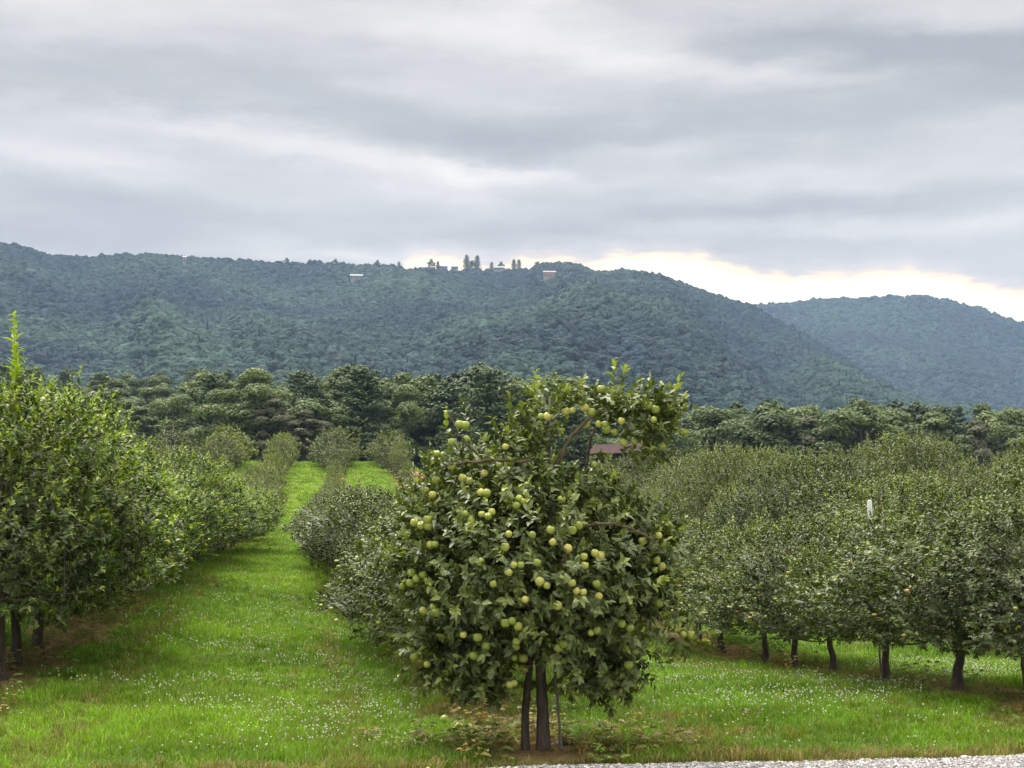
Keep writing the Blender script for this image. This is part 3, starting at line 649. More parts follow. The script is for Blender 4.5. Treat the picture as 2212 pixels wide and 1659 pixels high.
# one especially tall leader on the left-hand row, reaching above its neighbours
e = [o for o in SC.objects if o.name.startswith('apple_tree') and o.get('label', '').find('first from the road, tall row edging') >= 0][0]
e['label'] = 'tallest bright apple tree with one long leader, first in the row edging the grass alley'
Bt = np.array([[0.0, 0, 2.3], [.08, .05, 2.5], [-.12, 0, 2.4], [.3, .1, 2.2], [-.3, 0, 2.2], [.15, -.2, 2.4], [-.2, -.25, 2.3], [.35, -.2, 2.1], [-.05, .25, 2.4]])
tip = np.array([[-.02, 0, 4.3], [.1, .05, 3.85], [-.15, 0, 3.7], [.42, .1, 3.4], [-.4, 0, 3.4], [.22, -.28, 3.6], [-.25, -.3, 3.5], [.5, -.25, 3.2], [-.05, .3, 3.5]])
A = None
for b_, t_, n_ in zip(Bt, tip, (110, 70, 66, 50, 50, 56, 54, 44, 50)):
    A = shoots_to_leaves(b_[None], (t_-b_)[None], np.array([np.linalg.norm(t_-b_)]), n_, r, ll=.12, base=.55, tipyoung=.5)
    V_, fs, tn = leaf_arrays(*A[:5], A[5], r=r); add('leader_shoot', mesh_np('leader_shoot', V_, fs, True, {'tint': tn}), M['left_leaf'], e)
for b_, t_ in zip(Bt, tip): add('leader', mesh_np('leader', *join([tube([b_-np.array([0, 0, .5]), b_, t_], [.012, .009, .003], 6)]), True), M['twig'], e)
# the rest of the orchard: small tree tops beyond counting
if MASS:
    P = np.array([(x, y, float(ground_z(x, y))) for k, n, x, y in MASS]); nM = len(P)
    srcs = []
    for i, (t, c, B_) in enumerate(VF[:3]):
        srcs.append(src('distant crown %d' % i, c, M['grey_leaf']))
    s = np.array([tree_scale(3, q[1], r) for q in P])[:, [0, 0, 1]]
    scatter('distant_orchard', P, np.stack([np.zeros(nM), np.zeros(nM), r.random(nM)*6.28], -1), s, r.integers(0, 3, nM), np.ones((nM, 3)), srcs)
# bare bent twigs and pale limbs on the trees right of the front tree
def near_tree(ordn, row=1):
    for k, n, x, y in IND:
        if k == row and n == ordn: return (x, y)
for (pts, rad) in [([(1095+600, 1190, 18.9), (1110+610, 1215, 18.7), (1100+620, 1232, 18.7)], .009), ([(1872, 1268, 17.4), (1890, 1300, 17.0), (1925, 1310, 17.0), (1965, 1298, 17.3)], .011),
                   ([(1645, 1316, 20.5), (1665, 1345, 20.2), (1695, 1362, 20.2)], .009), ([(2170, 1345, 15.4), (2160, 1300, 15.2), (2190, 1270, 15.2)], .010), ([(2140, 1225, 15.5), (2175, 1190, 15.2), (2212, 1170, 15.2)], .012),
                   ([(1518, 1150, 24), (1518, 1110, 23.6), (1545, 1085, 23.6), (1575, 1078, 23.6)], .011)]:
    w = np.array([at(a, b, d) for a, b, d in pts]); own = None; best = 1e9
    for o in SC.objects:
        if o.name.startswith('apple_tree') and o.parent is None:
            dd = math.hypot(o.location.x-w[0, 0], o.location.y-w[0, 1]-.8)
            if dd < best: best, own = dd, o
    mt = own.matrix_basis.inverted(); root = np.array([own.location.x, own.location.y, w[0, 2]-.15])
    from mathutils import Vector
    w = np.concatenate([[root], w]); loc = np.array([mt @ Vector(q) for q in w])
    add('bare_branch', mesh_np('bare_branch', *join([tube(curve_pts(loc, 16), np.linspace(rad*1.5, rad*.6, 16), 7)]), True), M['twig'], own)
# white-topped stake among the right-hand trees
p = at(1903, 1400, 18.35); zg = float(ground_z(p[0], p[1])); tp_ = at(1878, 1082, 17.75); t2 = at(1880, 1120, 17.78)
so_ = tag(empty('sleeved_stake', (p[0], p[1], zg)), 'grey stake with a white plastic sleeve on top, standing among the apple trees', 'stake')
L0 = np.array([p[0], p[1], zg]); add('pole', mesh_np('pole', *join([tube([np.array([0, 0, -.1]), t2-L0], [.011, .011], 10)]), True), M['post'], so_)
add('sleeve', mesh_np('sleeve', *join([tube([t2-L0, tp_-L0], [.028, .026], 12)]), True), M['white_pipe'], so_)
p = at(1905, 1300, 18.6); tp_ = at(1898, 1052, 18.2)
stake('wooden_stake', [np.array([p[0], p[1], float(ground_z(p[0], p[1]))-.1]), p, tp_], .014, M['twig'], 'pale wooden stake top showing beside the white-sleeved stake')

# ------------------------------------------------------------------ forest trees behind the orchard
def clump_leaves(C, Nrm, size, r, tint):
    n = len(C); d = unit(np.cross(Nrm, r.normal(0, 1, (n, 3)))+Nrm*.25*r.normal(0, 1, (n, 1))); S = unit(np.cross(d, Nrm)); N = np.cross(S, d)
    s = size[:, None]; dr = N*s*(-.28)
    vs = [C-d*s*.5+dr*.6, C+S*s*.42+N*0, C+d*s*.55+dr, C-S*s*.42, C+N*s*.10]
    V_ = np.stack(vs, 1).reshape(-1, 3); o = np.arange(n)[:, None]*5
    return V_, [np.concatenate([o+np.array([[4, i, (i+1) % 4]]) for i in (0, 1, 2, 3)])[:, ::-1]], np.repeat(tint, 5)
def oak_meshes(seed, H=14., R=4.6, nl=34, nleaf=17000, cb=.16, leaf=.30):
    r = np.random.default_rng(seed); lobes = []; nl = int(nl*1.8)
    for i in range(nl):
        t = (i+.5)/nl; z = H*(cb+(.9-cb)*t); rr = R*math.sin(math.pi*min(max((t*.86+.14), .05), .97))**.6*(1.0-.25*t)
        th = i*2.4+r.normal(0, .4); q = rr*r.uniform(.3, 1.05)
        if t > .85: q *= .5
        lobes.append((math.cos(th)*q, math.sin(th)*q, z+r.normal(0, .3), r.uniform(.55, 1.6)*(1.12-.35*t)*R/4.6))
    lobes = np.array(lobes); w = lobes[:, 3]**2; idx = r.choice(nl, nleaf, p=w/w.sum())
    q = unit(r.normal(0, 1, (nleaf, 3))); q[:, 2] = np.where(q[:, 2] < -.3, -q[:, 2], q[:, 2])
    rad = lobes[idx, 3]*(1-.35*r.random(nleaf)**2)*(.82+.36*vnoise(q[:, 0]*2.2+idx*1.7+30, q[:, 1]*2.2+30, q[:, 2]*2.2+30))
    C = lobes[idx, :3]+q*rad[:, None]*np.array([1, 1, .8])
    N = unit(q+np.array([0, 0, .35])+r.normal(0, .4, q.shape))
    tint = np.clip(.45+r.normal(0, .16, nleaf)+r.normal(0, .12, nl)[idx], 0, 1)
    V_, f, tn = clump_leaves(C, N, r.uniform(.7, 1.3, nleaf)*leaf, r, tint)
    crown = mesh_np('crown', V_, f, True, {'tint': tn})
    parts = [tube(curve_pts([(0, 0, -.5), (r.normal(0, .15), 0, H*.3), (r.normal(0, .4), r.normal(0, .4), H*.6), (r.normal(0, .5), r.normal(0, .5), H*.86)], 12), np.linspace(.30, .05, 12), 8)]
    for i in range(0, nl, 2):
        b = lobes[i, :3]; z0 = max(b[2]-abs(r.normal(1.5, .8)), H*.1); parts.append(tube(curve_pts([(0, 0, z0), (b[0]*.5, b[1]*.5, (z0+b[2])/2+.2), b], 6), np.linspace(.13, .03, 6), 5))
    return mesh_np('trunk', *join(parts), True), crown
def pine_meshes(seed, H=17., R=3.6, nleaf=12000, narrow=False):
    r = np.random.default_rng(seed); lv = 22; C, N, T = [], [], []; parts = [tube([(0, 0, -.5), (r.normal(0, .1), 0, H*.5), (0, 0, H*.98)], [.28, .18, .03], 8)]
    per = nleaf//(lv*6)
    for i in range(lv):
        t = i/(lv-1); z = H*(.12+.86*t); L = R*(1-t)**.5*(1 if t > .12 else .8)+.25
        nb = 6
        for j in range(nb):
            th = j*6.283/nb+i*.7+r.normal(0, .25); l = L*r.uniform(.55, 1.15); up = .10+.45*t
            d = np.array([math.cos(th), math.sin(th), up]); e = np.array([0, 0, z])+d*l; parts.append(tube([(0, 0, z), e], [.05, .012], 4))
            u = r.random(per)**.6; side = np.array([-math.sin(th), math.cos(th), 0]); p = np.array([0, 0, z])+d*l*u[:, None]+side*(r.normal(0, .22, (per, 1))*l*(.35+u[:, None]*.5))+np.array([0, 0, .12])*r.normal(0, 1, (per, 1))
            C.append(p); N.append(np.array([0, 0, 1.])+d*.35+r.normal(0, .35, (per, 3))); T.append(np.full(per, .38+.25*r.random())+.3*u*r.random(per))
    C, N, T = np.concatenate(C), unit(np.concatenate(N)), np.concatenate(T)
    V_, f, tn = clump_leaves(C, N, r.uniform(.2, .42, len(C)), r, np.clip(T, 0, 1))
    return mesh_np('trunk', *join(parts), True), mesh_np('crown', V_, f, True, {'tint': tn})
OAKS = [oak_meshes(400+i, H=h_, R=w_, nl=l_) for i, (h_, w_, l_) in enumerate([(14, 4.6, 34), (14, 5.2, 40), (14, 3.9, 28), (14, 4.4, 46), (14, 5.6, 38)])]
PINES = [pine_meshes(500+i, R=w_) for i, w_ in enumerate([4.6, 5.4, 4.0])]
def variant_mat(pair, mt):
    res = []
    for t, c in pair:
        t2_, c2 = t.copy(), c.copy(); t2_.materials.append(M['forest_bark']); c2.materials.append(M[mt]); res.append((t2_, c2))
    return res
OK_D, OK_P, OK_B = variant_mat(OAKS, 'oak_leaf'), variant_mat(OAKS, 'pale_oak_leaf'), variant_mat(OAKS[2:4], 'brown_leaf')
PN = variant_mat(PINES, 'pine_needle')
TOPY = np.array([(-600, 800), (-100, 790), (0, 782), (130, 795), (250, 800), (400, 780), (520, 800), (590, 790), (680, 802), (760, 785), (850, 795), (940, 805), (1000, 805), (1040, 786), (1100, 812), (1190, 800), (1260, 822), (1330, 828),
                 (1420, 850), (1462, 893), (1515, 893), (1560, 866), (1640, 856), (1740, 872), (1850, 852), (1950, 862), (2050, 880), (2120, 858), (2212, 880), (2800, 870)], float)
KIND = {'oak': ('broad_tree', 'broadleaf tree'), 'pale': ('broad_tree', 'broadleaf tree'), 'brown': ('broad_tree', 'broadleaf tree'), 'pine': ('pine_tree', 'pine tree')}
LOOKS = {'oak': 'dark round-crowned broadleaf tree', 'pale': 'paler broad-crowned tree', 'brown': 'browning thin-leaved tree', 'pine': 'dark layered pine tree'}
r = np.random.default_rng(77); FT = []
def forest_row(x0, x1, d, step, top, kinds, jit=14, area=''):
    x = x0; i = 0
    while x < x1:
        dd = d+r.uniform(-4, 4); q = at(x, 1000, dd); gz = float(ground_z(q[0], q[1]))
        ty = (np.interp(x, TOPY[:, 0], TOPY[:, 1]) if top is None else top)+abs(r.normal(0, jit))
        H = at(x, ty, dd)[2]-gz
        FT.append([q[0], q[1], gz, H, r.choice(kinds), area, dd, x]); i += 1
        x += step*3451/dd*r.uniform(.75, 1.25)
forest_row(455, 1450, 190, 5.6, None, ['oak', 'oak', 'pale', 'pine', 'oak'], 30, 'wood edge above the alley')
forest_row(470, 1450, 199, 5.2, None, ['pine', 'oak', 'oak'], 9, 'second rank of wood above the alley')
forest_row(440, 1440, 212, 5.8, None, ['pine', 'oak'], 4, 'back rank of wood above the alley')
forest_row(-160, 450, 218, 6.2, 868, ['pale', 'pale', 'oak'], 14, 'lowest rank of slope behind tall bright row')
forest_row(-160, 500, 245, 6.2, 850, ['pale', 'oak', 'pale'], 9, 'second rank of slope behind tall bright row')
forest_row(-160, 520, 280, 7, 832, ['oak', 'pale'], 8, 'third rank of slope behind tall bright row')
forest_row(-160, 560, 330, 7.6, 812, ['pale', 'oak', 'pine'], 8, 'fourth rank of slope behind tall bright row')
forest_row(-160, 560, 385, 8, None, ['oak', 'pine'], 6, 'crest of slope behind tall bright row')
forest_row(1465, 2420, 208, 5.8, None, ['oak', 'brown', 'oak', 'oak'], 18, 'front of wood beyond broad orchard block')
forest_row(1480, 2420, 222, 5.6, None, ['oak', 'pine', 'oak'], 9, 'middle of wood beyond broad orchard block')
forest_row(1500, 2420, 240, 6.5, None, ['oak', 'pine', 'pale'], 4, 'back of wood beyond broad orchard block')
# a few placed by eye
for (dx, ty, dd, kd, lab) in [(590, 846, 184, 'brown', 'thin brownish tree with a pale trunk at the wood edge above the grass alley'), (655, 880, 183, 'brown', 'second thin brownish tree at the wood edge above the grass alley'),
                              (1040, 784, 200, 'pine', 'tallest pointed pine behind the fruit-laden tree'), (760, 784, 196, 'pine', 'flat-topped dark pine rising at the middle of the wood edge')]:
    q = at(dx, 1000, dd); gz = float(ground_z(q[0], q[1])); FT.append([q[0], q[1], gz, at(dx, ty, dd)[2]-gz, kd, None, dd, lab])
cnt = {}
for (x, y, z, H, kd, area, dd, lab) in FT:
    pool = {'oak': OK_D, 'pale': OK_P, 'brown': OK_B, 'pine': PN}[kd]; t, c = pool[r.integers(0, len(pool))]
    H = min(max(H, 8), 22); sc = H/(13.6 if kd != 'pine' else 17.0); wd = max(sc, .85)*r.uniform(1.0, 1.45)
    e = empty(KIND[kd][0], (x, y, z), r.random()*6.28, (wd, wd, sc)); add('trunk', t, None, e); add('crown', c, None, e)
    if area is not None:
        cnt[area] = cnt.get(area, 0)+1; lab = '%s, %s in line, %s' % (LOOKS[kd], ordw(cnt[area]), area)
    tag(e, lab, KIND[kd][1], 'trees of the wood behind the orchard')

# open shed with a rusty red roof, behind the crest
sh = at(1340, 1000, 172); sz = float(ground_z(sh[0], sh[1]))
so_ = tag(empty('farm_shed', (sh[0], sh[1], sz), -.35, .95), 'small open shed with a rusty red roof half hidden behind the fruit-laden tree', 'shed')
zt = at(1345, 950, 172)[2]-sz
def roofpm(hw, dp, z0, z1, th=.08):
    V_ = np.array([(-hw, -dp, z0), (hw, -dp, z0), (hw, 0, z1), (-hw, 0, z1), (-hw, dp, z0), (hw, dp, z0)], float)
    V2 = V_+np.array([0, 0, th]); Q = np.array([[0, 1, 2, 3], [3, 2, 5, 4]])
    n = 6; A_ = np.concatenate([V_, V2]); F_ = np.concatenate([Q[:, ::-1], Q+n, [[0, 1, 7, 6], [5, 4, 10, 11], [1, 2, 8, 7], [2, 5, 11, 8], [0, 6, 9, 3], [3, 9, 10, 4]]])
    return A_, F_, np.zeros((0, 3), int)
add('roof', polymesh('roof', [roofpm(3.1, 2.4, zt-1.25, zt)]), M['roof_red'], so_)
add('wall', polymesh('wall', [box(-2.8, 2.8, 1.9, 2.05, 0, zt-1.05), box(-2.8, -2.65, -1.9, 1.9, 0, zt-1.05), box(2.65, 2.8, -1.9, 1.9, 0, zt-1.05)]), M['dark_wood'], so_)
for px_ in (-2.7, 0, 2.7): add('post', polymesh('post', [box(px_-.08, px_+.08, -2.1, -1.94, -.2, zt-1.1)]), M['dark_wood'], so_)

# ------------------------------------------------------------------ mountains
RID1 = [(-900, 500), (-300, 505), (-100, 506), (0, 524), (60, 535), (110, 549), (200, 552), (260, 550), (320, 545), (400, 551), (500, 557), (600, 563), (700, 566), (780, 569), (850, 572), (880, 582), (920, 578), (1000, 580), (1060, 580), (1100, 580), (1145, 582),
        (1180, 568), (1230, 568), (1265, 578), (1290, 588), (1360, 588), (1430, 600), (1500, 622), (1560, 640), (1620, 655), (1680, 690), (1740, 722), (1800, 755), (1860, 795), (1920, 830), (2010, 868), (2212, 900), (3000, 960)]
RID2 = [(-200, 660), (1500, 668), (1620, 658), (1650, 655), (1720, 648), (1800, 643), (1900, 639), (1980, 634), (2010, 637), (2060, 649), (2120, 664), (2212, 694), (2350, 730), (2600, 780), (3100, 850)]
class Hill:
    def __init__(s, rid, d0, dr, z0, relief, seed, low):
        a = np.array([[math.atan2(ray(x, y)[0], 1), ray(x, y)[2]] for x, y in rid]); s.az = a[:, 0]; s.el = a[:, 1]; s.d0, s.dr, s.z0, s.rl, s.sd, s.low = d0, dr, z0, relief, seed, low
    def z(s, az, d):
        zr = EYE+np.interp(az, s.az, s.el)*s.dr*np.cos(az)-s.low
        t = (d-s.d0)/(s.dr-s.d0); tt = np.clip(t, 0, 1)
        S = tt*1.04-.04*tt**2+.035*np.sin(tt*math.pi*2)
        u = az*15+s.sd; w = vnoise(u*.9, tt*1.2+s.sd, 2)-.5; w2 = vnoise(u*2.2+tt*2.2, tt*2.0+9, 5)-.5; w3 = vnoise(u*8, tt*9+9, 8)-.5
        rel = s.rl*np.sin(math.pi*np.clip(tt, 0, 1))**.7*(1.9*w+.8*w2+.04*w3)
        z = s.z0+(zr-s.z0)*S+rel*np.clip((zr-s.z0)/300, 0, 1)
        return np.where(t > 1, zr-(d-s.dr)*.30, z)
H1, H2 = Hill(RID1, 650, 2100, 34, 38, 11, 6), Hill(RID2, 2000, 3300, 60, 46, 47, 8)
m, g = mat('forest floor'); geo = g.n('ShaderNodeNewGeometry'); nz = g.noise(geo.outputs['Position'], .05, 5, .6)
out(g, princ(g, g.ramp(nz, [(.3, (.012, .022, .012)), (.7, (.03, .05, .022))]), .9, .1)); M['floor'] = m
def hill_mesh(name, h, a0, a1, na_, d1, nd):
    az = np.linspace(a0, a1, na_); d = np.concatenate([np.linspace(h.d0, h.dr, nd), np.linspace(h.dr+20, d1, 14)])
    A_, D_ = np.meshgrid(az, d); Z_ = h.z(A_, D_); V_ = np.stack([np.sin(A_)*D_, np.cos(A_)*D_, Z_], -1).reshape(-1, 3)
    i = np.arange(len(d)-1)[:, None]*na_; j = np.arange(na_-1)[None]
    return tag(add(name, mesh_np(name, V_, [np.stack([i+j, i+j+1, i+na_+j+1, i+na_+j], -1).reshape(-1, 4)]), M['floor']), kind='structure')
hill_mesh('mountain', H1, -.75, .75, 420, 3000, 110); hill_mesh('mountain', H2, -.35, .75, 300, 4200, 80)
def sphere_crown(seed, fine=3, squash=.8, amp=.5):
    r = np.random.default_rng(seed); import bmesh
    bm = bmesh.new(); bmesh.ops.create_icosphere(bm, subdivisions=fine, radius=1); V_ = np.array([v.co[:] for v in bm.verts]); F_ = np.array([[v.index for v in f.verts] for f in bm.faces]); bm.free()
    n = vnoise(V_[:, 0]*1.7+seed, V_[:, 1]*1.7+20, V_[:, 2]*1.7+20)*.9+vnoise(V_[:, 0]*4.5+seed, V_[:, 1]*4.5+20, V_[:, 2]*4.5+20)*.55
    V_ = V_*(1+amp*(n-.72))[:, None]*np.array([1, 1, squash]); return mesh_np('canopy crown %d' % seed, V_, [F_], False)
def cone_crown(seed):
    n, rows_ = 9, 9; th = np.arange(n)*2*np.pi/n; r = np.random.default_rng(seed); V_ = []
    for i in range(rows_):
        t = i/(rows_-1); rr = .62*(1-t)**.8*(1.0 if i % 2 else .72)+.02; V_ += [(rr*math.cos(a+i)*r.uniform(.8, 1.2), rr*math.sin(a+i)*r.uniform(.8, 1.2), -1+3.0*t) for a in th]
    V_ = np.array(V_); i = np.arange(rows_-1)[:, None]*n; j = np.arange(n)[None]; k = (j+1) % n
    return mesh_np('canopy spire %d' % seed, V_, [np.stack([i+j, i+k, i+n+k, i+n+j], -1).reshape(-1, 4)], False)
CR = [src('canopy %d' % i, sphere_crown(600+i, 3, .62+.08*i, .6), M['canopy']) for i in range(5)]+[src('canopy spire %d' % i, cone_crown(650+i), M['canopy']) for i in range(2)]
def hit(h, dx, dy):
    v = ray(dx, dy); az = math.atan2(v[0], 1); d = np.linspace(h.d0+50, h.dr, 1500); z = h.z(az, d); zr_ = EYE+v[2]*d*math.cos(az)
    i = np.where(z > zr_)[0]; i = i[0] if len(i) else len(d)-1
    return np.array([math.sin(az)*d[i], math.cos(az)*d[i], z[i]])
HOUSES = [(770, 607, 15, 4.2, 'house_wall', 'roof_grey', 'pale house with a light roof alone among trees below the long level ridge'), (1187, 606, 13.5, 7.0, 'house_wall2', 'roof_dark', 'pinkish two-storey house in a gap in the trees below the round-topped summit'),
          (955, 577, 14, 3.6, 'house_wall', 'roof_grey', 'long pale house on the ridge below the first break in the cloud'), (982, 579, 9, 3.4, 'house_wall', 'roof_grey', 'small white house beside the long pale house on the ridge'),
          (1078, 587, 13, 3.4, 'house_wall', 'roof_grey', 'low house with a pale roof below the tall ridge conifers'), (398, 572, 4.5, 7.5, 'house_wall', 'roof_grey', 'narrow pale tower house high on the long level ridge'),
          (838, 585, 6, 3, 'house_wall', 'roof_grey', 'tiny white cabin on the ridge beside the notch of bright cloud')]
HP = []
for (dx, dy, w, hh, wm, rm, lb) in HOUSES[:6]:
    p = hit(H1, dx, dy+4); p[2] += 3.8; HP.append(p); yaw = -math.atan2(p[0], p[1])
    e = tag(empty('hillside_house', p, yaw), lb, 'house', 'houses on the mountain'); w2 = w/2
    add('wall', polymesh('wall', [box(-w2, w2, -4, 4, -6, hh)]), M[wm], e)
    add('roof', polymesh('roof', [roofpm(w2+.6, 4.7, hh-.15, hh+2.3, .25)]), M[rm], e)
    for q in np.linspace(-w2+1.6, w2-1.6, 4 if w > 8 else 2):
        add('window', polymesh('window', [box(q-.7, q+.7, -4.06, -3.9, hh*.35, hh*.35+1.4)]), M['glass'], e)
    add('door', polymesh('door', [box(-.3, .8, -4.05, -3.9, -.1 if hh < 5 else hh*.1, 2.0)]), M['dark_wood'], e)
HP = np.array(HP)
def canopy(name, h, a0, a1, sp, seed, dmin, rad):
    r = np.random.default_rng(seed); d = []; n = int((a1-a0)*(h.dr**2-dmin**2)/2/(sp*sp))
    dd = np.sqrt(r.uniform(dmin**2, (h.dr+90)**2, n)); az = r.uniform(a0, a1, n); z = h.z(az, dd)
    P = np.stack([np.sin(az)*dd, np.cos(az)*dd, z], -1)
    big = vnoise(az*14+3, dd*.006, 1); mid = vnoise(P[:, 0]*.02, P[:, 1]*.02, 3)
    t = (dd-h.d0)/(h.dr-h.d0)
    con = r.random(n) < np.where(big > .62, .16, .02)*np.where(dd > h.dr-200, 0, 1)
    s = rad*np.exp(r.normal(0, .2, n))*(.85+.3*vnoise(az*40, dd*.02, 21)); s = np.where(con, s*.7, s)
    ok = np.ones(n, bool)
    for hp in (HP if h is H1 else []):
        v = P-hp; u = unit(hp[:2]); al = v[:, :2]@u; la = v[:, 0]*u[1]-v[:, 1]*u[0]; ok &= ~((al < 5) & (al > -17) & (abs(la) < 8))
    v_ = r.normal(0, 1, n)
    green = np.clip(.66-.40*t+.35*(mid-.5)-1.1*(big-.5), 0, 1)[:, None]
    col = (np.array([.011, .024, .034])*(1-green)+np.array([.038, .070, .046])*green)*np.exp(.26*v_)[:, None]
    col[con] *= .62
    P[:, 2] += s*.45
    scl = np.stack([s, s*r.uniform(.85, 1.15, n), s*r.uniform(.8, 1.2, n)], -1)
    idx = np.where(con, 5+r.integers(0, 2, n), r.integers(0, 5, n))
    rot = np.stack([r.normal(0, .1, n), r.normal(0, .1, n), r.random(n)*6.28], -1)
    return scatter(name, P[ok], rot[ok], scl[ok], idx[ok], col[ok], CR)
canopy('mountain_forest', H1, -.5, .5, 5.4, 1, 700, 3.9)
canopy('mountain_forest', H2, .02, .55, 7.4, 2, 2300, 5.0)
# trees that stand up out of the ridge line
RT = [(1008, 546, 'pine', 'tall pointed conifer on the ridge, one of a close pair'), (1031, 547, 'pine', 'slender conifer on the ridge beside the close pointed one'), (932, 553, 'oak', 'tufted tree on the ridge before the first break in the cloud'), (946, 560, 'pine', 'small spire on the ridge within the first break in the cloud'),
      (1083, 559, 'oak', 'round tree on the ridge between the tall conifers and the forked pair'), (1110, 556, 'pine', 'darker of the forked pair of ridge trees'), (1121, 556, 'pine', 'second of the forked pair of ridge trees'), (1161, 559, 'oak', 'round-topped tree at the edge of the round summit'),
      (250, 541, 'oak', 'bushy tree standing above the long level ridge'), (266, 541, 'pine', 'small pointed tree beside the bushy one on the level ridge'), (815, 556, 'oak', 'lumpy tree on the ridge before it dips into the notch'), (862, 561, 'pine', 'pointed tree at the lip of the ridge notch'),
      (725, 553, 'oak', 'low tree breaking the level ridge line'), (1062, 562, 'pine', 'thin spire on the ridge right of the close pair'), (620, 551, 'oak', 'small tree on the middle of the level ridge'), (1020, 556, 'oak', 'bushy tree between the two tall ridge conifers')]
for dx, ty, kd, lb in RT:
    ty += 4
    v = ray(dx, ty); az = math.atan2(v[0], 1); d = 2095; y = math.cos(az)*d; z0 = float(H1.z(np.array([az]), np.array([d]))[0]); H = EYE+v[2]*y-z0
    t, c = (PN if kd == 'pine' else OK_D)[r.integers(0, 3)]; sc = H/(13.6 if kd != 'pine' else 17.0); wd = sc*(1.15 if kd == 'pine' else 1.4)
    e = tag(empty('ridge_tree', (math.sin(az)*d, y, z0-sc*2.5), r.random()*6, (wd, wd, sc*1.15)), lb, 'tree', 'trees on the mountain ridge'); add('trunk', t, None, e); add('crown', c, None, e)

# ------------------------------------------------------------------ grass, clover, weeds, stones
def tuft(seed, n=18, h=.10, spread=.05, w=.0055, lean=.5):
    r = np.random.default_rng(seed); V_, Q, T, tn = [], [], [], []
    for i in range(n):
        a = r.random()*6.28; rr = spread*math.sqrt(r.random()); b = np.array([rr*math.cos(a), rr*math.sin(a), -.01]); a2 = a+r.normal(0, .8); L = h*r.uniform(.5, 1.25)
        le = lean*r.uniform(.3, 1.4); dv = np.array([math.cos(a2), math.sin(a2), 0]); sd = np.array([-dv[1], dv[0], 0])*w*r.uniform(.6, 1.3)
        m_ = b+dv*L*le*.3+np.array([0, 0, L*.6]); e = b+dv*L*le+np.array([0, 0, L*(1-.25*le)])
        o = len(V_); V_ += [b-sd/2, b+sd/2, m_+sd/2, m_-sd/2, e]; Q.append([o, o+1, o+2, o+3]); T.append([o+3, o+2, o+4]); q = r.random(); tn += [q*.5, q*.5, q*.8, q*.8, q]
    return mesh_np('tuft %d' % seed, np.array(V_), [np.array(Q), np.array(T)], True, {'tint': tn})
def weed(seed, n=20, h=.17):
    r = np.random.default_rng(seed); B_ = np.zeros((n, 3)); a = r.random(n)*6.28; rr = r.uniform(.0, .07, n); P = np.stack([rr*np.cos(a), rr*np.sin(a), r.uniform(.01, h, n)], -1)
    D_ = np.stack([np.cos(a), np.sin(a), r.uniform(-.1, .6, n)], -1); N_ = np.tile([0, 0, 1.], (n, 1))+r.normal(0, .3, (n, 3))
    V_, f, tn = leaf_arrays(P, D_, N_, r.uniform(.035, .075, n), r.uniform(.02, .04, n), r.random(n), r=r); return mesh_np('weed %d' % seed, V_, f, True, {'tint': tn})
def flower():
    th = np.arange(6)*math.pi/3; V_ = []
    for rr, z in ((.006, -.009), (.011, 0), (.009, .008)): V_ += [(rr*math.cos(t), rr*math.sin(t), z) for t in th]
    V_ = np.array(V_+[(0, 0, .011)]); j = np.arange(6); k = (j+1) % 6; Q = np.concatenate([np.stack([o+j, o+k, o+6+k, o+6+j], -1) for o in (0, 6)]); T = np.stack([12+j, 12+k, np.full(6, 18)], -1)
    return mesh_np('flower', V_, [Q, T])
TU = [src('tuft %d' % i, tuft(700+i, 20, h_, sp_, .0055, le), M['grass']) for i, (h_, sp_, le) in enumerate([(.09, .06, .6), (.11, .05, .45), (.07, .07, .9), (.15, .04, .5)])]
WD = [src('weed %d' % i, weed(720+i), M['grass']) for i in range(3)]
def strip_w(x, y):
    s = x+SL*y; fr = (s-ROW0)/ROWSP; dist = abs(fr-np.round(fr))*ROWSP; dist = np.where(abs(s+3.15) < 2.4, abs(s+3.15), dist)
    return 1-ss(dist+(vnoise(x*2.2, y*2.2, 4)-.5)*.9, .30, .72)
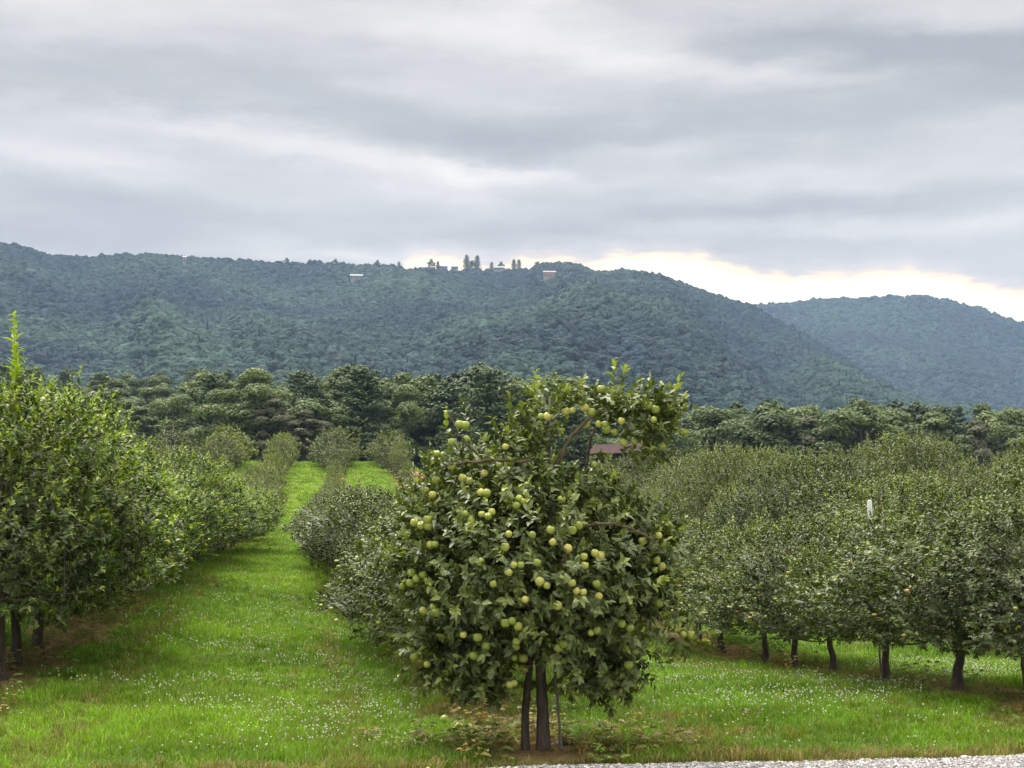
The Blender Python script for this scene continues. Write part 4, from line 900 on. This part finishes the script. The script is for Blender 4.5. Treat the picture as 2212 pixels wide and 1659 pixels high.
def grass_cols(x, y, r, wv):
    n = len(x); big = vnoise(x*.45, y*.45, 6)[:, None]; mid = vnoise(x*1.8, y*1.8, 7)[:, None]
    c = np.array([.140, .265, .014])*(1-big)+np.array([.235, .375, .022])*big; c = c*(.75+.5*mid)*np.exp(r.normal(0, .13, (n, 1)))
    yel = r.random((n, 1)) < .08; c = np.where(yel, np.array([.24, .24, .06])*np.exp(r.normal(0, .2, (n, 1))), c)
    br = np.array([.27, .175, .08])*np.exp(r.normal(0, .3, (n, 1))); br = np.where(r.random((n, 1)) < .35, np.array([.13, .17, .04]), br)
    wq = wv[:, None]*.75; c = c*(1-wq)+br*wq
    for s0 in (-1.95, .35, 4.2-1.1, 4.2+1.2):
        tk = np.exp(-((x+SL*y-s0+.25*(vnoise(x*.0+3, y*.25)-.5))/.17)**2)*(.25+.5*vnoise(x*.8, y*.5, 15)); c = np.where((r.random(n) < tk)[:, None], np.array([.24, .235, .06]), c)
    ve = y-road_edge(x); q = (1-ss(ve+(mid[:, 0]-.5)*.35, .08, .48))*.8; st_ = np.array([.30, .245, .10])*np.exp(r.normal(0, .25, (n, 1)))
    pick = (r.random(n) < q)[:, None]; c = np.where(pick, st_, c)
    pt = np.exp(-(((x-1.75)/.45)**2+((y-13.4)/.35)**2))+np.exp(-(((x-1.35)/.3)**2+((y-14.6)/.3)**2)); pick = (r.random(n) < pt*.9)[:, None]
    c = np.where(pick, np.array([.26, .20, .05]), c)
    pt = np.exp(-(((x-.25)/.75)**2+((y-12.75)/.5)**2)); pick = (r.random(n) < pt*.85)[:, None]
    return np.where(pick, np.array([.20, .145, .055])*np.exp(r.normal(0, .35, (n, 1))), c)
r = np.random.default_rng(31); P_, R_, S_, I_, C_ = [], [], [], [], []
for (y0, y1, dens, sc, smin, smax) in [(11.0, 16, 330, 1.0, -99, 99), (16, 24, 170, 1.15, -99, 99), (24, 45, 60, 1.5, -8, 14), (45, 90, 22, 2.2, -4, 8), (90, 152, 8, 3.0, -9, 34)]:
    n = int(dens*(.35*(y1**2-y0**2)*1.02)); y = np.sqrt(r.uniform(y0**2, y1**2, n)); x = y*r.uniform(-.36, .36, n); s = x+SL*y
    ok = (s > smin) & (s < smax) & (y > road_edge(x)+.0+.05*r.random(n)) & ~((abs(y-127) < 8) & (s > 7.6) & (s < 32)); x, y = x[ok], y[ok]; n = len(x); wv = strip_w(x, y)
    ok = (r.random(n) > wv*.55) & ~((abs(x-CT[0]) < .30) & (y > 12.0) & (y < 12.85) & (r.random(n) < .85)); x, y, wv = x[ok], y[ok], wv[ok]; n = len(x)
    P_.append(np.stack([x, y, ground_z(x, y)], -1)); q = sc*r.uniform(.7, 1.25, n)*(1-.25*wv); hh = q*(.55+.5*vnoise(x*1.1, y*1.1, 9))*(.8 if sc > 1.3 else 1); S_.append(np.stack([q, q, hh if sc < 2 else hh*.75], -1))
    R_.append(np.stack([r.normal(0, .12, n), r.normal(0, .12, n), r.random(n)*6.28], -1)); I_.append(r.choice(4, n, p=[.38, .3, .25, .07])); C_.append(grass_cols(x, y, r, wv))
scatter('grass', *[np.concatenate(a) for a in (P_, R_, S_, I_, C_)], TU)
# low weeds under the trees
n = 900; y = np.sqrt(r.uniform(11.5**2, 26**2, n)); x = y*r.uniform(-.36, .36, n); wv = strip_w(x, y); ok = (r.random(n) < wv) & (y > road_edge(x)+.1); x, y = x[ok], y[ok]
n2 = 70; xa = r.normal(CT[0]+.05, .60, n2); ya = r.normal(12.9, .42, n2); ok = (ya > road_edge(xa)+.25) & ~((abs(xa-CT[0]) < .22) & (ya < 12.8)); x, y = np.concatenate([x, xa[ok]]), np.concatenate([y, ya[ok]]); n = len(x)
c = np.where(r.random((n, 1)) < .5, np.array([.26, .20, .08]), np.array([.16, .23, .05]))*np.exp(r.normal(0, .3, (n, 1))); q = r.uniform(.6, 1.5, n)
scatter('weeds', np.stack([x, y, ground_z(x, y)], -1), np.stack([np.zeros(n), np.zeros(n), r.random(n)*6.28], -1), np.stack([q, q, q], -1), r.integers(0, 3, n), c, WD)
# white clover heads in drifts
n = 90000; y = np.sqrt(r.uniform(11.8**2, 30**2, n)); x = y*r.uniform(-.36, .36, n); d_ = vnoise(x*.75+3, y*.75, 12)*.6+vnoise(x*2.1, y*2.1, 13)*.4
wv = strip_w(x, y); ok = (r.random(n) < np.clip((d_-.44)*3.2, 0, .75)*(1-wv)*.36*np.clip(1.5-(y-12)/13, .1, 1)) & (y > road_edge(x)+.3); x, y = x[ok], y[ok]; n = len(x)
q = r.uniform(.5, 1.0, n)*np.clip(.8+(y-12)*.015, .8, 1.1); hgt = r.uniform(.06, .12, n)
M['clover'].name = 'clover flower'
scatter('clover_flowers', np.stack([x, y, ground_z(x, y)+hgt], -1), np.stack([r.normal(0, .3, n), r.normal(0, .3, n), r.random(n)*6], -1), np.stack([q, q, q], -1), np.zeros(n, int), np.ones((n, 3)), [src('flower', flower(), M['clover'])])
# loose stones on the road
def stone(seed):
    r = np.random.default_rng(seed); me = sphere_crown(seed, 1, .55, .9); me.name = 'stone'; return me
m, g = mat('stone'); ia = g.n('ShaderNodeAttribute'); ia.attribute_type = 'INSTANCER'; ia.attribute_name = 'icol'; out(g, princ(g, ia.outputs['Color'], .85, .25)); M['stone'] = m
n = 26000; x = r.uniform(-2, 6, n); y = road_edge(x)-r.exponential(.55, n)+r.normal(0, .02, n)+.02; q = .0045*np.exp(r.normal(0, .45, n)); v = np.exp(r.normal(0, .35, n))[:, None]
scatter('loose_gravel', np.stack([x, y, np.full(n, EYE-1.162)+q*.3], -1), np.stack([r.normal(0, .3, n), r.normal(0, .3, n), r.random(n)*6], -1), np.stack([q*1.5, q*1.3, q*1.2], -1), r.integers(0, 3, n), np.clip(np.array([.38, .365, .35])*v, .08, .8), [src('stone %d' % i, stone(800+i), M['stone']) for i in range(3)])

# ------------------------------------------------------------------ haze
m = bpy.data.materials.new('haze'); m.use_nodes = True; g = NT(m.node_tree)
pv = g.n('ShaderNodeVolumePrincipled'); pv.inputs['Density'].default_value = .00012; pv.inputs['Color'].default_value = (.48, .70, 1, 1); pv.inputs['Anisotropy'].default_value = .0
o_ = g.n('ShaderNodeOutputMaterial'); g.nt.links.new(pv.outputs[0], o_.inputs['Volume'])
hz = polymesh('haze', [box(-4520, 4520, -4520, 4520, -1.5, 700)]); tag(add('haze', hz, m), kind='stuff')
